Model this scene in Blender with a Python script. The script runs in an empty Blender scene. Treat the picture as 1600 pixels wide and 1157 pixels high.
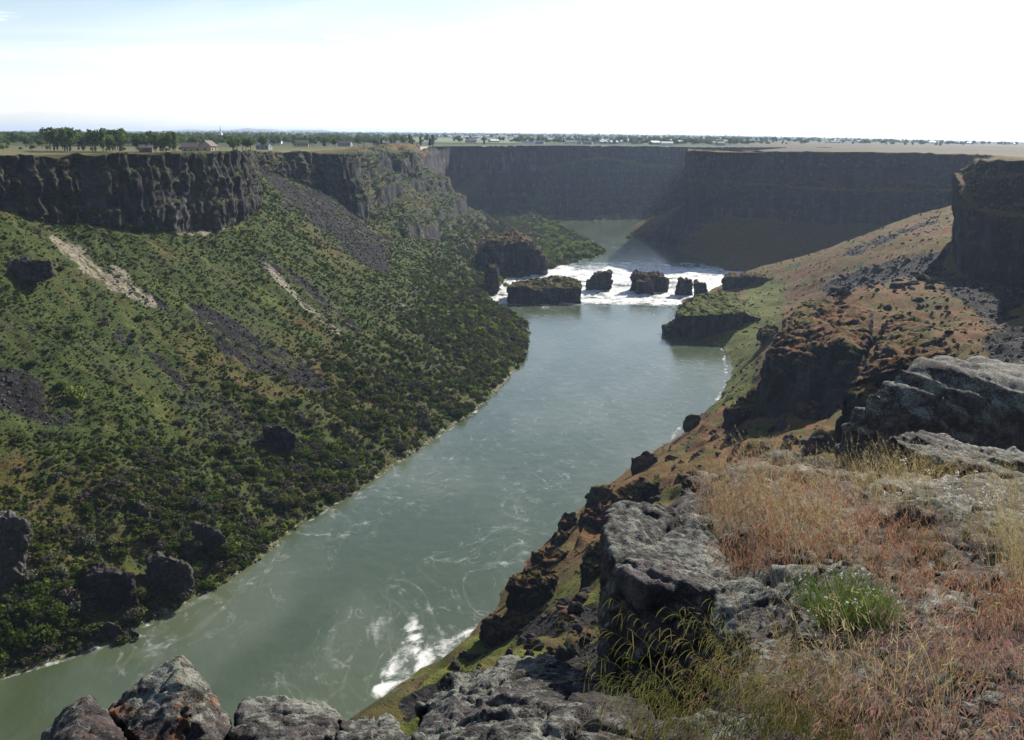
import bpy, bmesh, math, random, time
import numpy as np
from mathutils import Vector, Matrix
T0 = time.time()
scene = bpy.context.scene
col = scene.collection
random.seed(7)
RNG = np.random.default_rng(11)

# ------------------------------------------------------------------ camera
FPX = 1537.0
PITCH = math.atan(363.3 / FPX)
ROLL = math.radians(0.555)
F_ = np.array([0, math.cos(PITCH), -math.sin(PITCH)])
R0_ = np.array([1.0, 0, 0])
U0_ = np.array([0, math.sin(PITCH), math.cos(PITCH)])
R_ = math.cos(ROLL) * R0_ + math.sin(ROLL) * U0_
U_ = math.cos(ROLL) * U0_ - math.sin(ROLL) * R0_
EYE = np.array([0, 0, 120.0])

def ray(px, py):
    return F_ + (px - 800) / FPX * R_ + (578.5 - py) / FPX * U_

def PZ(px, py, z=0.0):
    d = ray(px, py)
    return EYE + d * (z - 120.0) / d[2]

def PY(px, py, Y):
    d = ray(px, py)
    return EYE + d * Y / d[1]

def project(P):
    v = P - EYE
    w = v @ F_
    w = np.where(np.abs(w) < 1e-6, 1e-6, w)
    return 800 + FPX * (v @ R_) / w, 578.5 - FPX * (v @ U_) / w

cam = bpy.data.cameras.new('camera')
cam.sensor_width = 36.0
cam.lens = FPX / 1600 * 36.0
cam.clip_start = 0.1
cam.clip_end = 90000
camo = bpy.data.objects.new('camera', cam)
col.objects.link(camo)
M = Matrix.Identity(4)
for i in range(3):
    M[i][0], M[i][1], M[i][2], M[i][3] = R_[i], U_[i], -F_[i], EYE[i]
camo.matrix_world = M
scene.camera = camo

# ------------------------------------------------------------------ light
SUN_AZ = math.radians(34)
SUN_EL = math.radians(31)
scene.view_settings.view_transform = 'Standard'
scene.view_settings.look = 'None'
scene.view_settings.gamma = 1
scene.view_settings.use_curve_mapping = False
scene.view_settings.exposure = 0.78
scene.render.engine = 'CYCLES'
cy = scene.cycles
cy.use_denoising = True
cy.max_bounces = 6
cy.diffuse_bounces = 3
cy.glossy_bounces = 3
cy.transmission_bounces = 3
cy.volume_bounces = 0
cy.transparent_max_bounces = 6
cy.caustics_reflective = False
cy.caustics_refractive = False
cy.sample_clamp_indirect = 6

world = bpy.data.worlds.new('World')
scene.world = world
world.use_nodes = True

sund = bpy.data.lights.new('sun', 'SUN')
sund.energy = 5.0
sund.angle = math.radians(0.6)
sund.color = (1.0, 0.93, 0.82)
suno = bpy.data.objects.new('sun', sund)
col.objects.link(suno)
sdir = Vector((math.sin(SUN_AZ) * math.cos(SUN_EL), math.cos(SUN_AZ) * math.cos(SUN_EL), math.sin(SUN_EL)))
suno.rotation_euler = sdir.to_track_quat('Z', 'Y').to_euler()
suno.location = (300, 300, 500)

# ------------------------------------------------------------------ node helper
class NB:
    def __init__(self, tree):
        self.t = tree
        self.n = tree.nodes
        self.l = tree.links

    def new(self, typ, **kw):
        nd = self.n.new(typ)
        for k, v in kw.items():
            setattr(nd, k, v)
        return nd

    def set(self, sock, v):
        if v is None:
            return
        if isinstance(v, bpy.types.NodeSocket):
            self.l.new(v, sock)
        else:
            if sock.type == 'RGBA' and not hasattr(v, '__len__'):
                v = (v, v, v, 1)
            if sock.type == 'RGBA' and len(v) == 3:
                v = (*v, 1)
            sock.default_value = v

    def math(self, op, a, b=None, c=None, clamp=False):
        nd = self.new('ShaderNodeMath', operation=op, use_clamp=clamp)
        self.set(nd.inputs[0], a)
        self.set(nd.inputs[1], b)
        self.set(nd.inputs[2], c)
        return nd.outputs[0]

    def mix(self, f, a, b, mode='MIX'):
        nd = self.new('ShaderNodeMix', data_type='RGBA', blend_type=mode)
        self.set(nd.inputs[0], f)
        self.set(nd.inputs[6], a)
        self.set(nd.inputs[7], b)
        return nd.outputs[2]

    def pos(self, scale=(1, 1, 1), rotz=0.0):
        g = self.new('ShaderNodeNewGeometry')
        return self.mapping(g.outputs['Position'], scale, rotz)

    def mapping(self, vec, scale=(1, 1, 1), rotz=0.0):
        m = self.new('ShaderNodeMapping')
        m.inputs['Scale'].default_value = scale
        m.inputs['Rotation'].default_value = (0, 0, rotz)
        self.l.new(vec, m.inputs['Vector'])
        return m.outputs[0]

    def noise(self, vec, scale, detail=4, rough=0.55, dist=0.0):
        nd = self.new('ShaderNodeTexNoise')
        self.set(nd.inputs['Vector'], vec)
        nd.inputs['Scale'].default_value = scale
        nd.inputs['Detail'].default_value = detail
        nd.inputs['Roughness'].default_value = rough
        nd.inputs['Distortion'].default_value = dist
        return nd.outputs['Fac']

    def voro(self, vec, scale, feature='F1', out='Distance'):
        nd = self.new('ShaderNodeTexVoronoi', feature=feature)
        self.set(nd.inputs['Vector'], vec)
        nd.inputs['Scale'].default_value = scale
        return nd.outputs[out]

    def ramp(self, f, stops, interp='LINEAR'):
        nd = self.new('ShaderNodeValToRGB')
        cr = nd.color_ramp
        cr.interpolation = interp
        while len(cr.elements) < len(stops):
            cr.elements.new(0.5)
        for e, (p, c) in zip(cr.elements, stops):
            e.position = p
            if not hasattr(c, '__len__'):
                c = (c, c, c)
            e.color = (*c[:3], 1)
        self.set(nd.inputs[0], f)
        return nd.outputs[0]

    def smooth(self, v, a, b):
        nd = self.new('ShaderNodeMapRange', interpolation_type='SMOOTHSTEP')
        self.set(nd.inputs[0], v)
        nd.inputs[1].default_value = a
        nd.inputs[2].default_value = b
        return nd.outputs[0]

    def attr(self, name):
        nd = self.new('ShaderNodeAttribute', attribute_name=name)
        return nd.outputs['Fac']

    def bump(self, h, strength, dist, normal=None):
        nd = self.new('ShaderNodeBump')
        nd.inputs['Strength'].default_value = strength
        nd.inputs['Distance'].default_value = dist
        self.set(nd.inputs['Height'], h)
        if normal is not None:
            self.set(nd.inputs['Normal'], normal)
        return nd.outputs[0]

def new_mat(name):
    m = bpy.data.materials.new(name)
    m.use_nodes = True
    nb = NB(m.node_tree)
    bsdf = m.node_tree.nodes['Principled BSDF']
    return m, nb, bsdf

# ------------------------------------------------------------------ sky
def build_world():
    nb = NB(world.node_tree)
    bg = world.node_tree.nodes.get('Background') or nb.new('ShaderNodeBackground')
    sky = nb.new('ShaderNodeTexSky', sky_type='NISHITA')
    sky.sun_disc = False
    sky.sun_elevation = SUN_EL
    sky.sun_rotation = SUN_AZ
    sky.altitude = 1100
    sky.air_density = 1.0
    sky.dust_density = 1.3
    sky.ozone_density = 1.4
    tc = nb.new('ShaderNodeTexCoord')
    v = tc.outputs['Generated']
    sep = nb.new('ShaderNodeSeparateXYZ')
    nb.l.new(v, sep.inputs[0])
    # clouds live on a plane overhead: direction / height
    zz = nb.math('MAXIMUM', sep.outputs[2], 0.0)
    den = nb.math('ADD', zz, 0.06)
    cx = nb.math('DIVIDE', sep.outputs[0], den)
    cyy = nb.math('DIVIDE', sep.outputs[1], den)
    comb = nb.new('ShaderNodeCombineXYZ')
    nb.l.new(cx, comb.inputs[0])
    nb.l.new(cyy, comb.inputs[1])
    n1 = nb.noise(nb.mapping(comb.outputs[0], (0.55, 0.9, 1), 0.3), 0.55, 7, 0.58, 0.6)
    thin = nb.smooth(n1, 0.40, 0.72)
    n2 = nb.noise(nb.mapping(comb.outputs[0], (1.0, 1.0, 1)), 1.5, 8, 0.62, 0.2)
    puff = nb.math('MULTIPLY', nb.smooth(n2, 0.55, 0.68), nb.math('SUBTRACT', 1.0, nb.smooth(zz, 0.07, 0.16)))
    veil = nb.math('SUBTRACT', 1.0, nb.smooth(zz, 0.01, 0.17))
    cov = nb.math('ADD', nb.math('MULTIPLY', thin, 0.28), nb.math('MULTIPLY', veil, 0.40))
    cov = nb.math('MAXIMUM', cov, nb.math('MULTIPLY', puff, 0.8))
    cov = nb.math('MINIMUM', cov, 0.85)
    # cloud whiteness follows the sky's own brightness in that direction
    bw = nb.new('ShaderNodeRGBToBW')
    nb.l.new(sky.outputs[0], bw.inputs[0])
    lum = nb.math('ADD', nb.math('MULTIPLY', bw.outputs[0], 1.25), 2.2)
    wh = nb.mix(1.0, lum, (1.0, 1.0, 1.0), 'MULTIPLY')
    c = nb.mix(cov, sky.outputs[0], wh)
    nb.l.new(c, bg.inputs['Color'])
    bg.inputs['Strength'].default_value = 0.08
    out = world.node_tree.nodes.get('World Output')
    nb.l.new(bg.outputs[0], out.inputs['Surface'])
build_world()

# ------------------------------------------------------------------ numpy noise
_perm = np.random.default_rng(3).permutation(256)
_perm = np.concatenate([_perm, _perm, _perm]).astype(np.int64)
_g = np.random.default_rng(4).normal(size=(256, 3))
_g /= np.linalg.norm(_g, axis=1)[:, None]

def perlin(P):
    P = np.asarray(P, float)
    i = np.floor(P).astype(np.int64)
    f = P - i
    i &= 255
    u = f * f * f * (f * (f * 6 - 15) + 10)
    res = 0
    for dx in (0, 1):
        wx = u[:, 0] if dx else 1 - u[:, 0]
        px = _perm[i[:, 0] + dx]
        for dy in (0, 1):
            wy = u[:, 1] if dy else 1 - u[:, 1]
            py = _perm[px + i[:, 1] + dy]
            for dz in (0, 1):
                wz = u[:, 2] if dz else 1 - u[:, 2]
                g = _g[_perm[py + i[:, 2] + dz] & 255]
                d = g[:, 0] * (f[:, 0] - dx) + g[:, 1] * (f[:, 1] - dy) + g[:, 2] * (f[:, 2] - dz)
                res = res + wx * wy * wz * d
    return res * 1.5

def fbm(P, octv=4, gain=0.5, lac=2.03):
    a, s, r = 1.0, 0, 0
    P = np.asarray(P, float)
    for k in range(octv):
        r = r + a * perlin(P + k * 17.3)
        s += a
        a *= gain
        P = P * lac
    return r / s * 1.4

def ridged(P, octv=3, gain=0.5):
    a, s, r = 1.0, 0, 0
    P = np.asarray(P, float)
    for k in range(octv):
        r = r + a * (1 - 2 * np.abs(perlin(P + k * 9.1)))
        s += a
        a *= gain
        P = P * 2.1
    return r / s

def worley(P):
    """cell hash, F1, F2 and a facet height (a randomly tilted plane per cell)"""
    P = np.asarray(P, float)
    i = np.floor(P).astype(np.int64)
    f1 = np.full(len(P), 9.0)
    f2 = np.full(len(P), 9.0)
    cid = np.zeros(len(P), np.int64)
    fac = np.zeros(len(P))
    for dx in (-1, 0, 1):
        for dy in (-1, 0, 1):
            for dz in (-1, 0, 1):
                c = i + np.array([dx, dy, dz])
                h = _perm[(_perm[(_perm[c[:, 0] & 255] + c[:, 1]) & 255] + c[:, 2]) & 255]
                o = c + 0.5 + _g[h] * 0.42
                df = P - o
                d = np.sum(df ** 2, 1)
                m = d < f1
                f2 = np.where(m, f1, np.minimum(f2, d))
                cid = np.where(m, h, cid)
                fac = np.where(m, np.sum(df * _g[(h + 71) & 255], 1), fac)
                f1 = np.where(m, d, f1)
    worley.facet = fac
    return cid / 255.0, np.sqrt(f1), np.sqrt(f2)

def smoothstep(x, a, b):
    t = np.clip((x - a) / (b - a), 0, 1)
    return t * t * (3 - 2 * t)

# ------------------------------------------------------------------ mesh helpers
def mesh_from(name, V, Fq, mat=None, smooth=True, attrs=None):
    me = bpy.data.meshes.new(name)
    V = np.asarray(V, np.float32)
    Fq = np.asarray(Fq, np.int32)
    n, k = Fq.shape
    me.vertices.add(len(V))
    me.vertices.foreach_set('co', V.ravel())
    me.loops.add(n * k)
    me.loops.foreach_set('vertex_index', Fq.ravel())
    me.polygons.add(n)
    me.polygons.foreach_set('loop_start', np.arange(0, n * k, k, dtype=np.int32))
    me.polygons.foreach_set('use_smooth', np.full(n, smooth))
    me.update(calc_edges=True)
    for an, av in (attrs or {}).items():
        at = me.attributes.new(an, 'FLOAT', 'POINT')
        at.data.foreach_set('value', np.asarray(av, np.float32))
    if mat:
        me.materials.append(mat)
    return me

def link(name, me, parent=None, loc=None, **props):
    o = bpy.data.objects.new(name, me)
    col.objects.link(o)
    if parent:
        o.parent = parent
    if loc is not None:
        o.location = loc
    for k, v in props.items():
        if v is not None:
            o[k] = v
    return o

def empty(name, loc, **props):
    return link(name, None, None, loc, **props)

def grid_faces(nu, nv):
    idx = np.arange(nu * nv).reshape(nu, nv)
    return np.stack([idx[:-1, :-1], idx[1:, :-1], idx[1:, 1:], idx[:-1, 1:]], -1).reshape(-1, 4)

def grid_normals(G):
    du = np.gradient(G, axis=0)
    dv = np.gradient(G, axis=1)
    n = np.cross(du, dv)
    l = np.linalg.norm(n, axis=2, keepdims=True)
    return n / np.maximum(l, 1e-9)

def spline_rows(S, spacing):
    """S (nS,nR,3): non-uniform Catmull-Rom along axis 0; spacing(mid point)->metres"""
    nS = len(S)
    d = np.maximum(np.linalg.norm(np.diff(S[:, :, :], axis=0), axis=2).mean(1), 1e-3)
    t = np.concatenate([[0], np.cumsum(d ** 0.7)])
    tan = np.zeros_like(S)
    for i in range(nS):
        if i == 0:
            tan[i] = (S[1] - S[0]) / (t[1] - t[0])
        elif i == nS - 1:
            tan[i] = (S[-1] - S[-2]) / (t[-1] - t[-2])
        else:
            a = (S[i] - S[i - 1]) / (t[i] - t[i - 1])
            b = (S[i + 1] - S[i]) / (t[i + 1] - t[i])
            w = (t[i + 1] - t[i]) / (t[i + 1] - t[i - 1])
            tan[i] = 0.75 * (w * a + (1 - w) * b)
    out = []
    for i in range(nS - 1):
        n = max(2, int(d[i] / spacing(0.5 * (S[i] + S[i + 1]))))
        u = np.arange(n) / n
        h = t[i + 1] - t[i]
        u = u[:, None, None]
        h00 = 2 * u ** 3 - 3 * u ** 2 + 1
        h10 = u ** 3 - 2 * u ** 2 + u
        h01 = -2 * u ** 3 + 3 * u ** 2
        h11 = u ** 3 - u ** 2
        out.append(h00 * S[i] + h10 * h * tan[i] + h01 * S[i + 1] + h11 * h * tan[i + 1])
    out.append(S[-1:])
    return np.concatenate(out)

def sub_cols(G, ns):
    """linear subdivision along axis 1 with ns[j] steps per span"""
    out = []
    for j, n in enumerate(ns):
        u = (np.arange(n) / n)[None, :, None]
        out.append(G[:, j:j + 1] * (1 - u) + G[:, j + 1:j + 2] * u)
    out.append(G[:, -1:])
    return np.concatenate(out, 1)

def row_weights(ns, vals):
    out = []
    for j, n in enumerate(ns):
        u = np.arange(n) / n
        out.append(vals[j] * (1 - u) + vals[j + 1] * u)
    out.append([vals[-1]])
    return np.concatenate(out)

def poly_dist(px, py, pts):
    """distance in pixels to a polyline and parameter 0..1 along it"""
    best = np.full(px.shape, 1e9)
    par = np.zeros(px.shape)
    n = len(pts) - 1
    for i in range(n):
        ax, ay = pts[i]
        bx, by = pts[i + 1]
        dx, dy = bx - ax, by - ay
        u = np.clip(((px - ax) * dx + (py - ay) * dy) / (dx * dx + dy * dy), 0, 1)
        dd = np.hypot(px - ax - u * dx, py - ay - u * dy)
        m = dd < best
        best = np.where(m, dd, best)
        par = np.where(m, (i + u) / n, par)
    return best, par

def in_poly(px, py, pts):
    inside = np.zeros(px.shape, bool)
    n = len(pts)
    for i in range(n):
        x1, y1 = pts[i]
        x2, y2 = pts[(i + 1) % n]
        c = ((y1 > py) != (y2 > py)) & (px < (x2 - x1) * (py - y1) / (y2 - y1 + 1e-12) + x1)
        inside ^= c
    return inside

def cliff_disp(P, amp=1.0):
    """relief of a basalt wall: buttresses, flutes, ledges, rubble"""
    a = 4.0 * fbm(P * np.array([1, 1, 0.2]) / 30, 3)
    wob = np.stack([fbm(P / 9, 2), fbm(P / 9 + 5, 2), 0 * P[:, 0]], 1) * 1.6
    cid, f1, f2 = worley((P + wob) * np.array([1, 1, 0.10]) / 4.6)
    b = 1.5 * (cid - 0.5) * 2 - 1.6 * (1 - smoothstep(f2 - f1, 0, 0.22)) + 1.2 * ridged(P * np.array([1, 1, 0.15]) / 9, 2)
    c = 1.1 * fbm(P * np.array([1, 1, 0.7]) / 2.4, 4)
    zz = P[:, 2] + 5 * fbm(P / 40, 2)
    led = np.abs(((zz / 14.0) % 1.0) - 0.5) * 2
    d = 1.0 * (smoothstep(led, 0.3, 0.6) - 0.5)
    return amp * (a + b + c + d)

def terrain_attrs(V, N, dry, scree, pale, wet=0):
    slope = 1 - np.abs(N[:, 2])
    cl = smoothstep(slope + 0.06 * fbm(V / 6, 2), 0.36, 0.56)
    return {'cliff': cl, 'dry': dry, 'scree': scree, 'pale': pale}

# ------------------------------------------------------------------ terrain material
def make_terrain_mat():
    m, nb, bs = new_mat('canyon_ground')
    p = nb.pos()
    n_big = nb.noise(p, 0.035, 4, 0.6)
    n_mid = nb.noise(p, 0.16, 4, 0.62)
    n_fine = nb.noise(p, 0.75, 4, 0.65)
    # green slope
    veg = nb.ramp(n_mid, [(0.30, (0.020, 0.034, 0.010)), (0.45, (0.038, 0.060, 0.014)), (0.58, (0.064, 0.088, 0.021)), (0.72, (0.092, 0.100, 0.042))])
    grey = nb.ramp(n_fine, [(0.35, (0.032, 0.036, 0.024)), (0.65, (0.095, 0.092, 0.060))])
    veg = nb.mix(nb.math('MULTIPLY', nb.smooth(n_big, 0.48, 0.66), 0.7), veg, grey)
    veg = nb.mix(nb.math('MULTIPLY', nb.smooth(n_fine, 0.35, 0.62), 0.5), veg, (0.074, 0.100, 0.022))
    # dry red grass with green patches
    n_d = nb.noise(p, 0.06, 5, 0.62)
    dry = nb.ramp(n_d, [(0.30, (0.066, 0.080, 0.016)), (0.42, (0.120, 0.098, 0.024)), (0.52, (0.170, 0.086, 0.030)), (0.64, (0.180, 0.070, 0.036)), (0.80, (0.215, 0.130, 0.060))])
    dry = nb.mix(nb.math('MULTIPLY', nb.smooth(n_fine, 0.5, 0.66), 0.65), dry, (0.040, 0.040, 0.024))
    veg = nb.mix(nb.math('MULTIPLY', nb.smooth(nb.attr('tone'), 0.45, 0.85), 0.7), veg, (0.046, 0.068, 0.015))
    ground = nb.mix(nb.attr('dry'), veg, dry)
    lush = nb.ramp(nb.noise(p, 0.25, 5, 0.65), [(0.3, (0.062, 0.085, 0.014)), (0.5, (0.112, 0.130, 0.022)), (0.7, (0.165, 0.150, 0.036))])
    le = nb.math('ADD', nb.attr('lush'), nb.math('MULTIPLY', nb.math('SUBTRACT', nb.noise(p, 0.13, 5, 0.7), 0.5), 1.2))
    ground = nb.mix(nb.smooth(le, 0.35, 0.75), ground, lush)
    # scree
    cell = nb.voro(p, 0.9, 'F1', 'Color')
    sc = nb.ramp(cell, [(0.2, (0.010, 0.009, 0.010)), (0.6, (0.021, 0.019, 0.020)), (0.9, (0.050, 0.046, 0.044))])
    edge = nb.math('ADD', nb.attr('scree'), nb.math('MULTIPLY', nb.math('SUBTRACT', nb.noise(p, 0.3, 5, 0.7), 0.5), 1.3))
    ground = nb.mix(nb.smooth(edge, 0.42, 0.58), ground, sc)
    pl = nb.ramp(nb.noise(p, 0.5, 5, 0.7), [(0.3, (0.10, 0.085, 0.06)), (0.5, (0.25, 0.215, 0.16)), (0.7, (0.40, 0.36, 0.30))])
    edge = nb.math('ADD', nb.attr('pale'), nb.math('MULTIPLY', nb.math('SUBTRACT', nb.noise(p, 0.45, 5, 0.75), 0.5), 1.6))
    ground = nb.mix(nb.smooth(edge, 0.42, 0.62), ground, pl)
    # basalt
    ps = nb.pos((1, 1, 0.28))
    ns = nb.noise(ps, 0.13, 7, 0.68, 0.5)
    rock = nb.ramp(ns, [(0.30, (0.017, 0.0165, 0.0175)), (0.48, (0.038, 0.036, 0.037)), (0.62, (0.066, 0.062, 0.062)), (0.75, (0.100, 0.093, 0.090))])
    st = nb.noise(nb.pos((1, 1, 0.13)), 0.13, 6, 0.65, 0.9)
    lay = nb.noise(nb.pos((0.03, 0.03, 1)), 0.075, 5, 0.65, 0.3)
    pale = nb.math('MULTIPLY', nb.smooth(st, 0.50, 0.66), nb.smooth(lay, 0.47, 0.58))
    rock = nb.mix(nb.math('MULTIPLY', pale, 0.62), rock, (0.200, 0.190, 0.178))
    strata = nb.noise(nb.pos((0.02, 0.02, 1)), 0.16, 4, 0.7)
    rock = nb.mix(nb.math('MULTIPLY', nb.smooth(strata, 0.45, 0.65), 0.45), rock, (0.030, 0.027, 0.027))
    red = nb.math('MULTIPLY', nb.smooth(nb.noise(p, 0.1, 4, 0.6), 0.58, 0.7), 0.5)
    rock = nb.mix(red, rock, (0.10, 0.058, 0.045))
    gr = nb.math('MULTIPLY', nb.smooth(nb.noise(nb.pos((1, 1, 2.2)), 0.22, 5, 0.65), 0.60, 0.70), 0.75)
    rock = nb.mix(gr, rock, (0.050, 0.058, 0.022))
    ce = nb.math('ADD', nb.attr('cliff'), nb.math('MULTIPLY', nb.math('SUBTRACT', nb.noise(p, 0.22, 5, 0.7), 0.5), 0.8))
    cf = nb.smooth(ce, 0.40, 0.60)
    rock = nb.mix(nb.math('MULTIPLY', nb.attr('light'), nb.ramp(nb.noise(p, 0.9, 6, 0.7), [(0.3, 0.25), (0.7, 1.0)])), rock, (0.20, 0.185, 0.17))
    base = nb.mix(cf, ground, rock)
    nb.set(bs.inputs['Base Color'], base)
    bs.inputs['Roughness'].default_value = 0.95
    bs.inputs['Specular IOR Level'].default_value = 0.15
    hv = nb.noise(p, 0.9, 6, 0.72)
    hc = nb.noise(nb.pos((1, 1, 0.4)), 0.6, 7, 0.75, 0.3)
    b1 = nb.bump(hv, 0.9, 1.4)
    b2 = nb.bump(hc, 1.0, 1.5)
    mx = nb.new('ShaderNodeMix', data_type='VECTOR')
    nb.set(mx.inputs[0], cf)
    nb.set(mx.inputs[4], b1)
    nb.set(mx.inputs[5], b2)
    nb.set(bs.inputs['Normal'], mx.outputs[1])
    return m
MAT_TERRAIN = make_terrain_mat()

def view_spacing(k=1.0, lo=0.45, hi=6.0):
    def f(p):
        p = p.mean(0) if p.ndim > 1 else p
        return float(np.clip(k * np.hypot(p[0], p[1]) / 330.0, lo, hi))
    return f

# ------------------------------------------------------------------ left bank + far canyon wall (one continuous side)
def solve_base(S, b, ang, Ymax=900):
    Ys = np.linspace(S[1], S[1] + Ymax, 3000)
    P = np.array([PY(b[0], b[1], Y) for Y in Ys])
    sl = P[:, 2] / np.maximum(np.hypot(P[:, 0] - S[0], P[:, 1] - S[1]), 1)
    i = np.argmin(np.abs(sl - math.tan(math.radians(ang))))
    return P[i]

def talus_section(shore, basepx, toppx, ang, batter=5.0, water=0.0):
    S = PZ(*shore, water)
    B = solve_base(S, basepx, ang)
    T = PY(*toppx, B[1] + batter)
    # keep the wall near vertical in plan: outward direction from shore to base
    d = (B - S)[:2]
    d = d / np.linalg.norm(d)
    T[:2] = B[:2] + d * batter
    # restore the pixel height of the rim
    zt = PY(*toppx, T[1])[2]
    T[2] = zt
    U = S - np.array([d[0] * 14, d[1] * 14, 7])
    t1 = S + (B - S) * 0.30 - np.array([0, 0, 0.03]) * B[2]
    t2 = S + (B - S) * 0.66 - np.array([0, 0, 0.045]) * B[2]
    Mi = B * 0.5 + T * 0.5 - np.array([d[0], d[1], 0]) * 1.2
    Pn = T + np.array([d[0] * 18, d[1] * 18, -0.6])
    Pf = T + np.array([d[0] * 60, d[1] * 60, -1.5])
    return [U, S, t1, t2, B, Mi, T, Pn, Pf]

LEFT = []
LEFT.append(talus_section((-520, 1330), (-1100, 290), (-1150, 275), 29))
LEFT.append(talus_section((-300, 1180), (-700, 300), (-720, 262), 29))
LEFT.append(talus_section((0, 1062), (-420, 330), (-430, 255), 27))
LEFT.append(talus_section((130, 1018), (-330, 336), (-335, 254), 27))
LEFT.append(talus_section((250, 963), (-220, 335), (-220, 252), 27))
LEFT.append(talus_section((385, 890), (-90, 332), (-90, 250), 27))
LEFT.append(talus_section((480, 815), (0, 330), (0, 247), 27))
LEFT.append(talus_section((580, 755), (85, 350), (85, 243), 26))
LEFT.append(talus_section((660, 700), (200, 358), (200, 241), 26))
LEFT.append(talus_section((745, 640), (320, 362), (320, 239), 26))
LEFT.append(talus_section((800, 585), (397, 336), (397, 237), 27))
LEFT.append(talus_section((826, 535), (408, 264), (402, 238), 24, 8))
LEFT.append(talus_section((822, 505), (440, 276), (440, 238), 24))
LEFT.append(talus_section((770, 482), (505, 302), (500, 238), 26))
def sec(*pts):
    out = [PY(a, b, c) for (a, b, c) in pts]
    return out
# spur and delta: rows given point by point
S_ = PZ(765, 462, 1.0)
LEFT.append([S_ + [10, -8, -7], S_, PY(700, 425, 745), PY(625, 380, 765), PY(560, 345, 800), PY(555, 295, 806), PY(548, 240, 812), PY(552, 237, 850), PY(556, 232, 1060)])
S_ = PZ(775, 452, 2.0)
LEFT.append([S_ + [10, -8, -7], S_, PY(735, 420, 835), PY(665, 370, 880), PY(610, 320, 940), PY(598, 272, 985), PY(592, 243, 1010), PY(585, 237, 1080), PY(580, 231, 1140)])
S_ = PZ(790, 436, 3.0)
LEFT.append([S_ + [10, -8, -7], S_, PY(755, 405, 920), PY(705, 360, 985), PY(660, 312, 1040), PY(646, 268, 1085), PY(640, 244, 1110), PY(642, 237, 1150), PY(646, 229.5, 1215)])
S_ = PZ(812, 432, 4.0)
LEFT.append([S_ + [10, -8, -7], S_, PY(770, 398, 985), PY(735, 360, 1060), PY(708, 318, 1120), PY(692, 286, 1170), PY(690, 335, 1290), PY(702, 300, 1428), PY(707, 229, 1440)])
S_ = PZ(850, 423, 4.0)
LEFT.append([S_ + [10, -8, -8], S_, PZ(800, 394, 6), PZ(772, 366, 14), PY(750, 345, 1220), PY(740, 335, 1260), PY(745, 342, 1440), PY(765, 262, 1480), PY(770, 228.5, 1492)])
S_ = PZ(946, 396, 4.0)
LEFT.append([S_ + [14, -4, -8], S_, PZ(905, 386, 5.5), PZ(858, 369, 6.5), PZ(818, 356, 7.5), PZ(802, 349, 8), PY(800, 330, 1488), PY(815, 262, 1500), PY(820, 228.3, 1508)])
S_ = PZ(873, 347, 4.0)
LEFT.append([S_ + [6, -22, -8], S_, S_ + [0, 12, 0.7], S_ + [0, 24, 1.5], PY(873, 341, 1500), PY(873, 310, 1508), PY(873, 262, 1516), PY(873, 256, 1528), PY(873, 228, 1532)])
S_ = PZ(940, 345, 4.0)
LEFT.append([S_ + [6, -20, -8], S_, S_ + [0, 6, 2.0], S_ + [0, 12, 4], PY(940, 338, 1522), PY(940, 305, 1530), PY(940, 250, 1538), PY(940, 246, 1550), PY(940, 228.5, 1554)])
S_ = PZ(1010, 343, 4.0)
LEFT.append([S_ + [6, -20, -8], S_, S_ + [0, 6, 2.0], S_ + [0, 12, 4], PY(1010, 334, 1545), PY(1010, 305, 1552), PY(1010, 262, 1560), PY(1010, 256, 1575), PY(1010, 229, 1580)])
S_ = PZ(1090, 342, 4.0)
LEFT.append([S_ + [6, -20, -8], S_, S_ + [0, 6, 2.0], S_ + [0, 12, 4], PY(1080, 330, 1570), PY(1080, 300, 1580), PY(1075, 265, 1585), PY(1072, 258, 1600), PY(1072, 230, 1604)])
S_ = PZ(1300, 345, 4.0)
LEFT.append([S_ + [6, -20, -8], S_, S_ + [0, 6, 2.0], S_ + [0, 12, 4], PY(1300, 330, 1570), PY(1300, 300, 1580), PY(1300, 265, 1585), PY(1300, 258, 1600), PY(1300, 231, 1604)])
LEFT = np.array(LEFT)
N_TALUS = 13          # sections built by talus_section()

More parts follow.
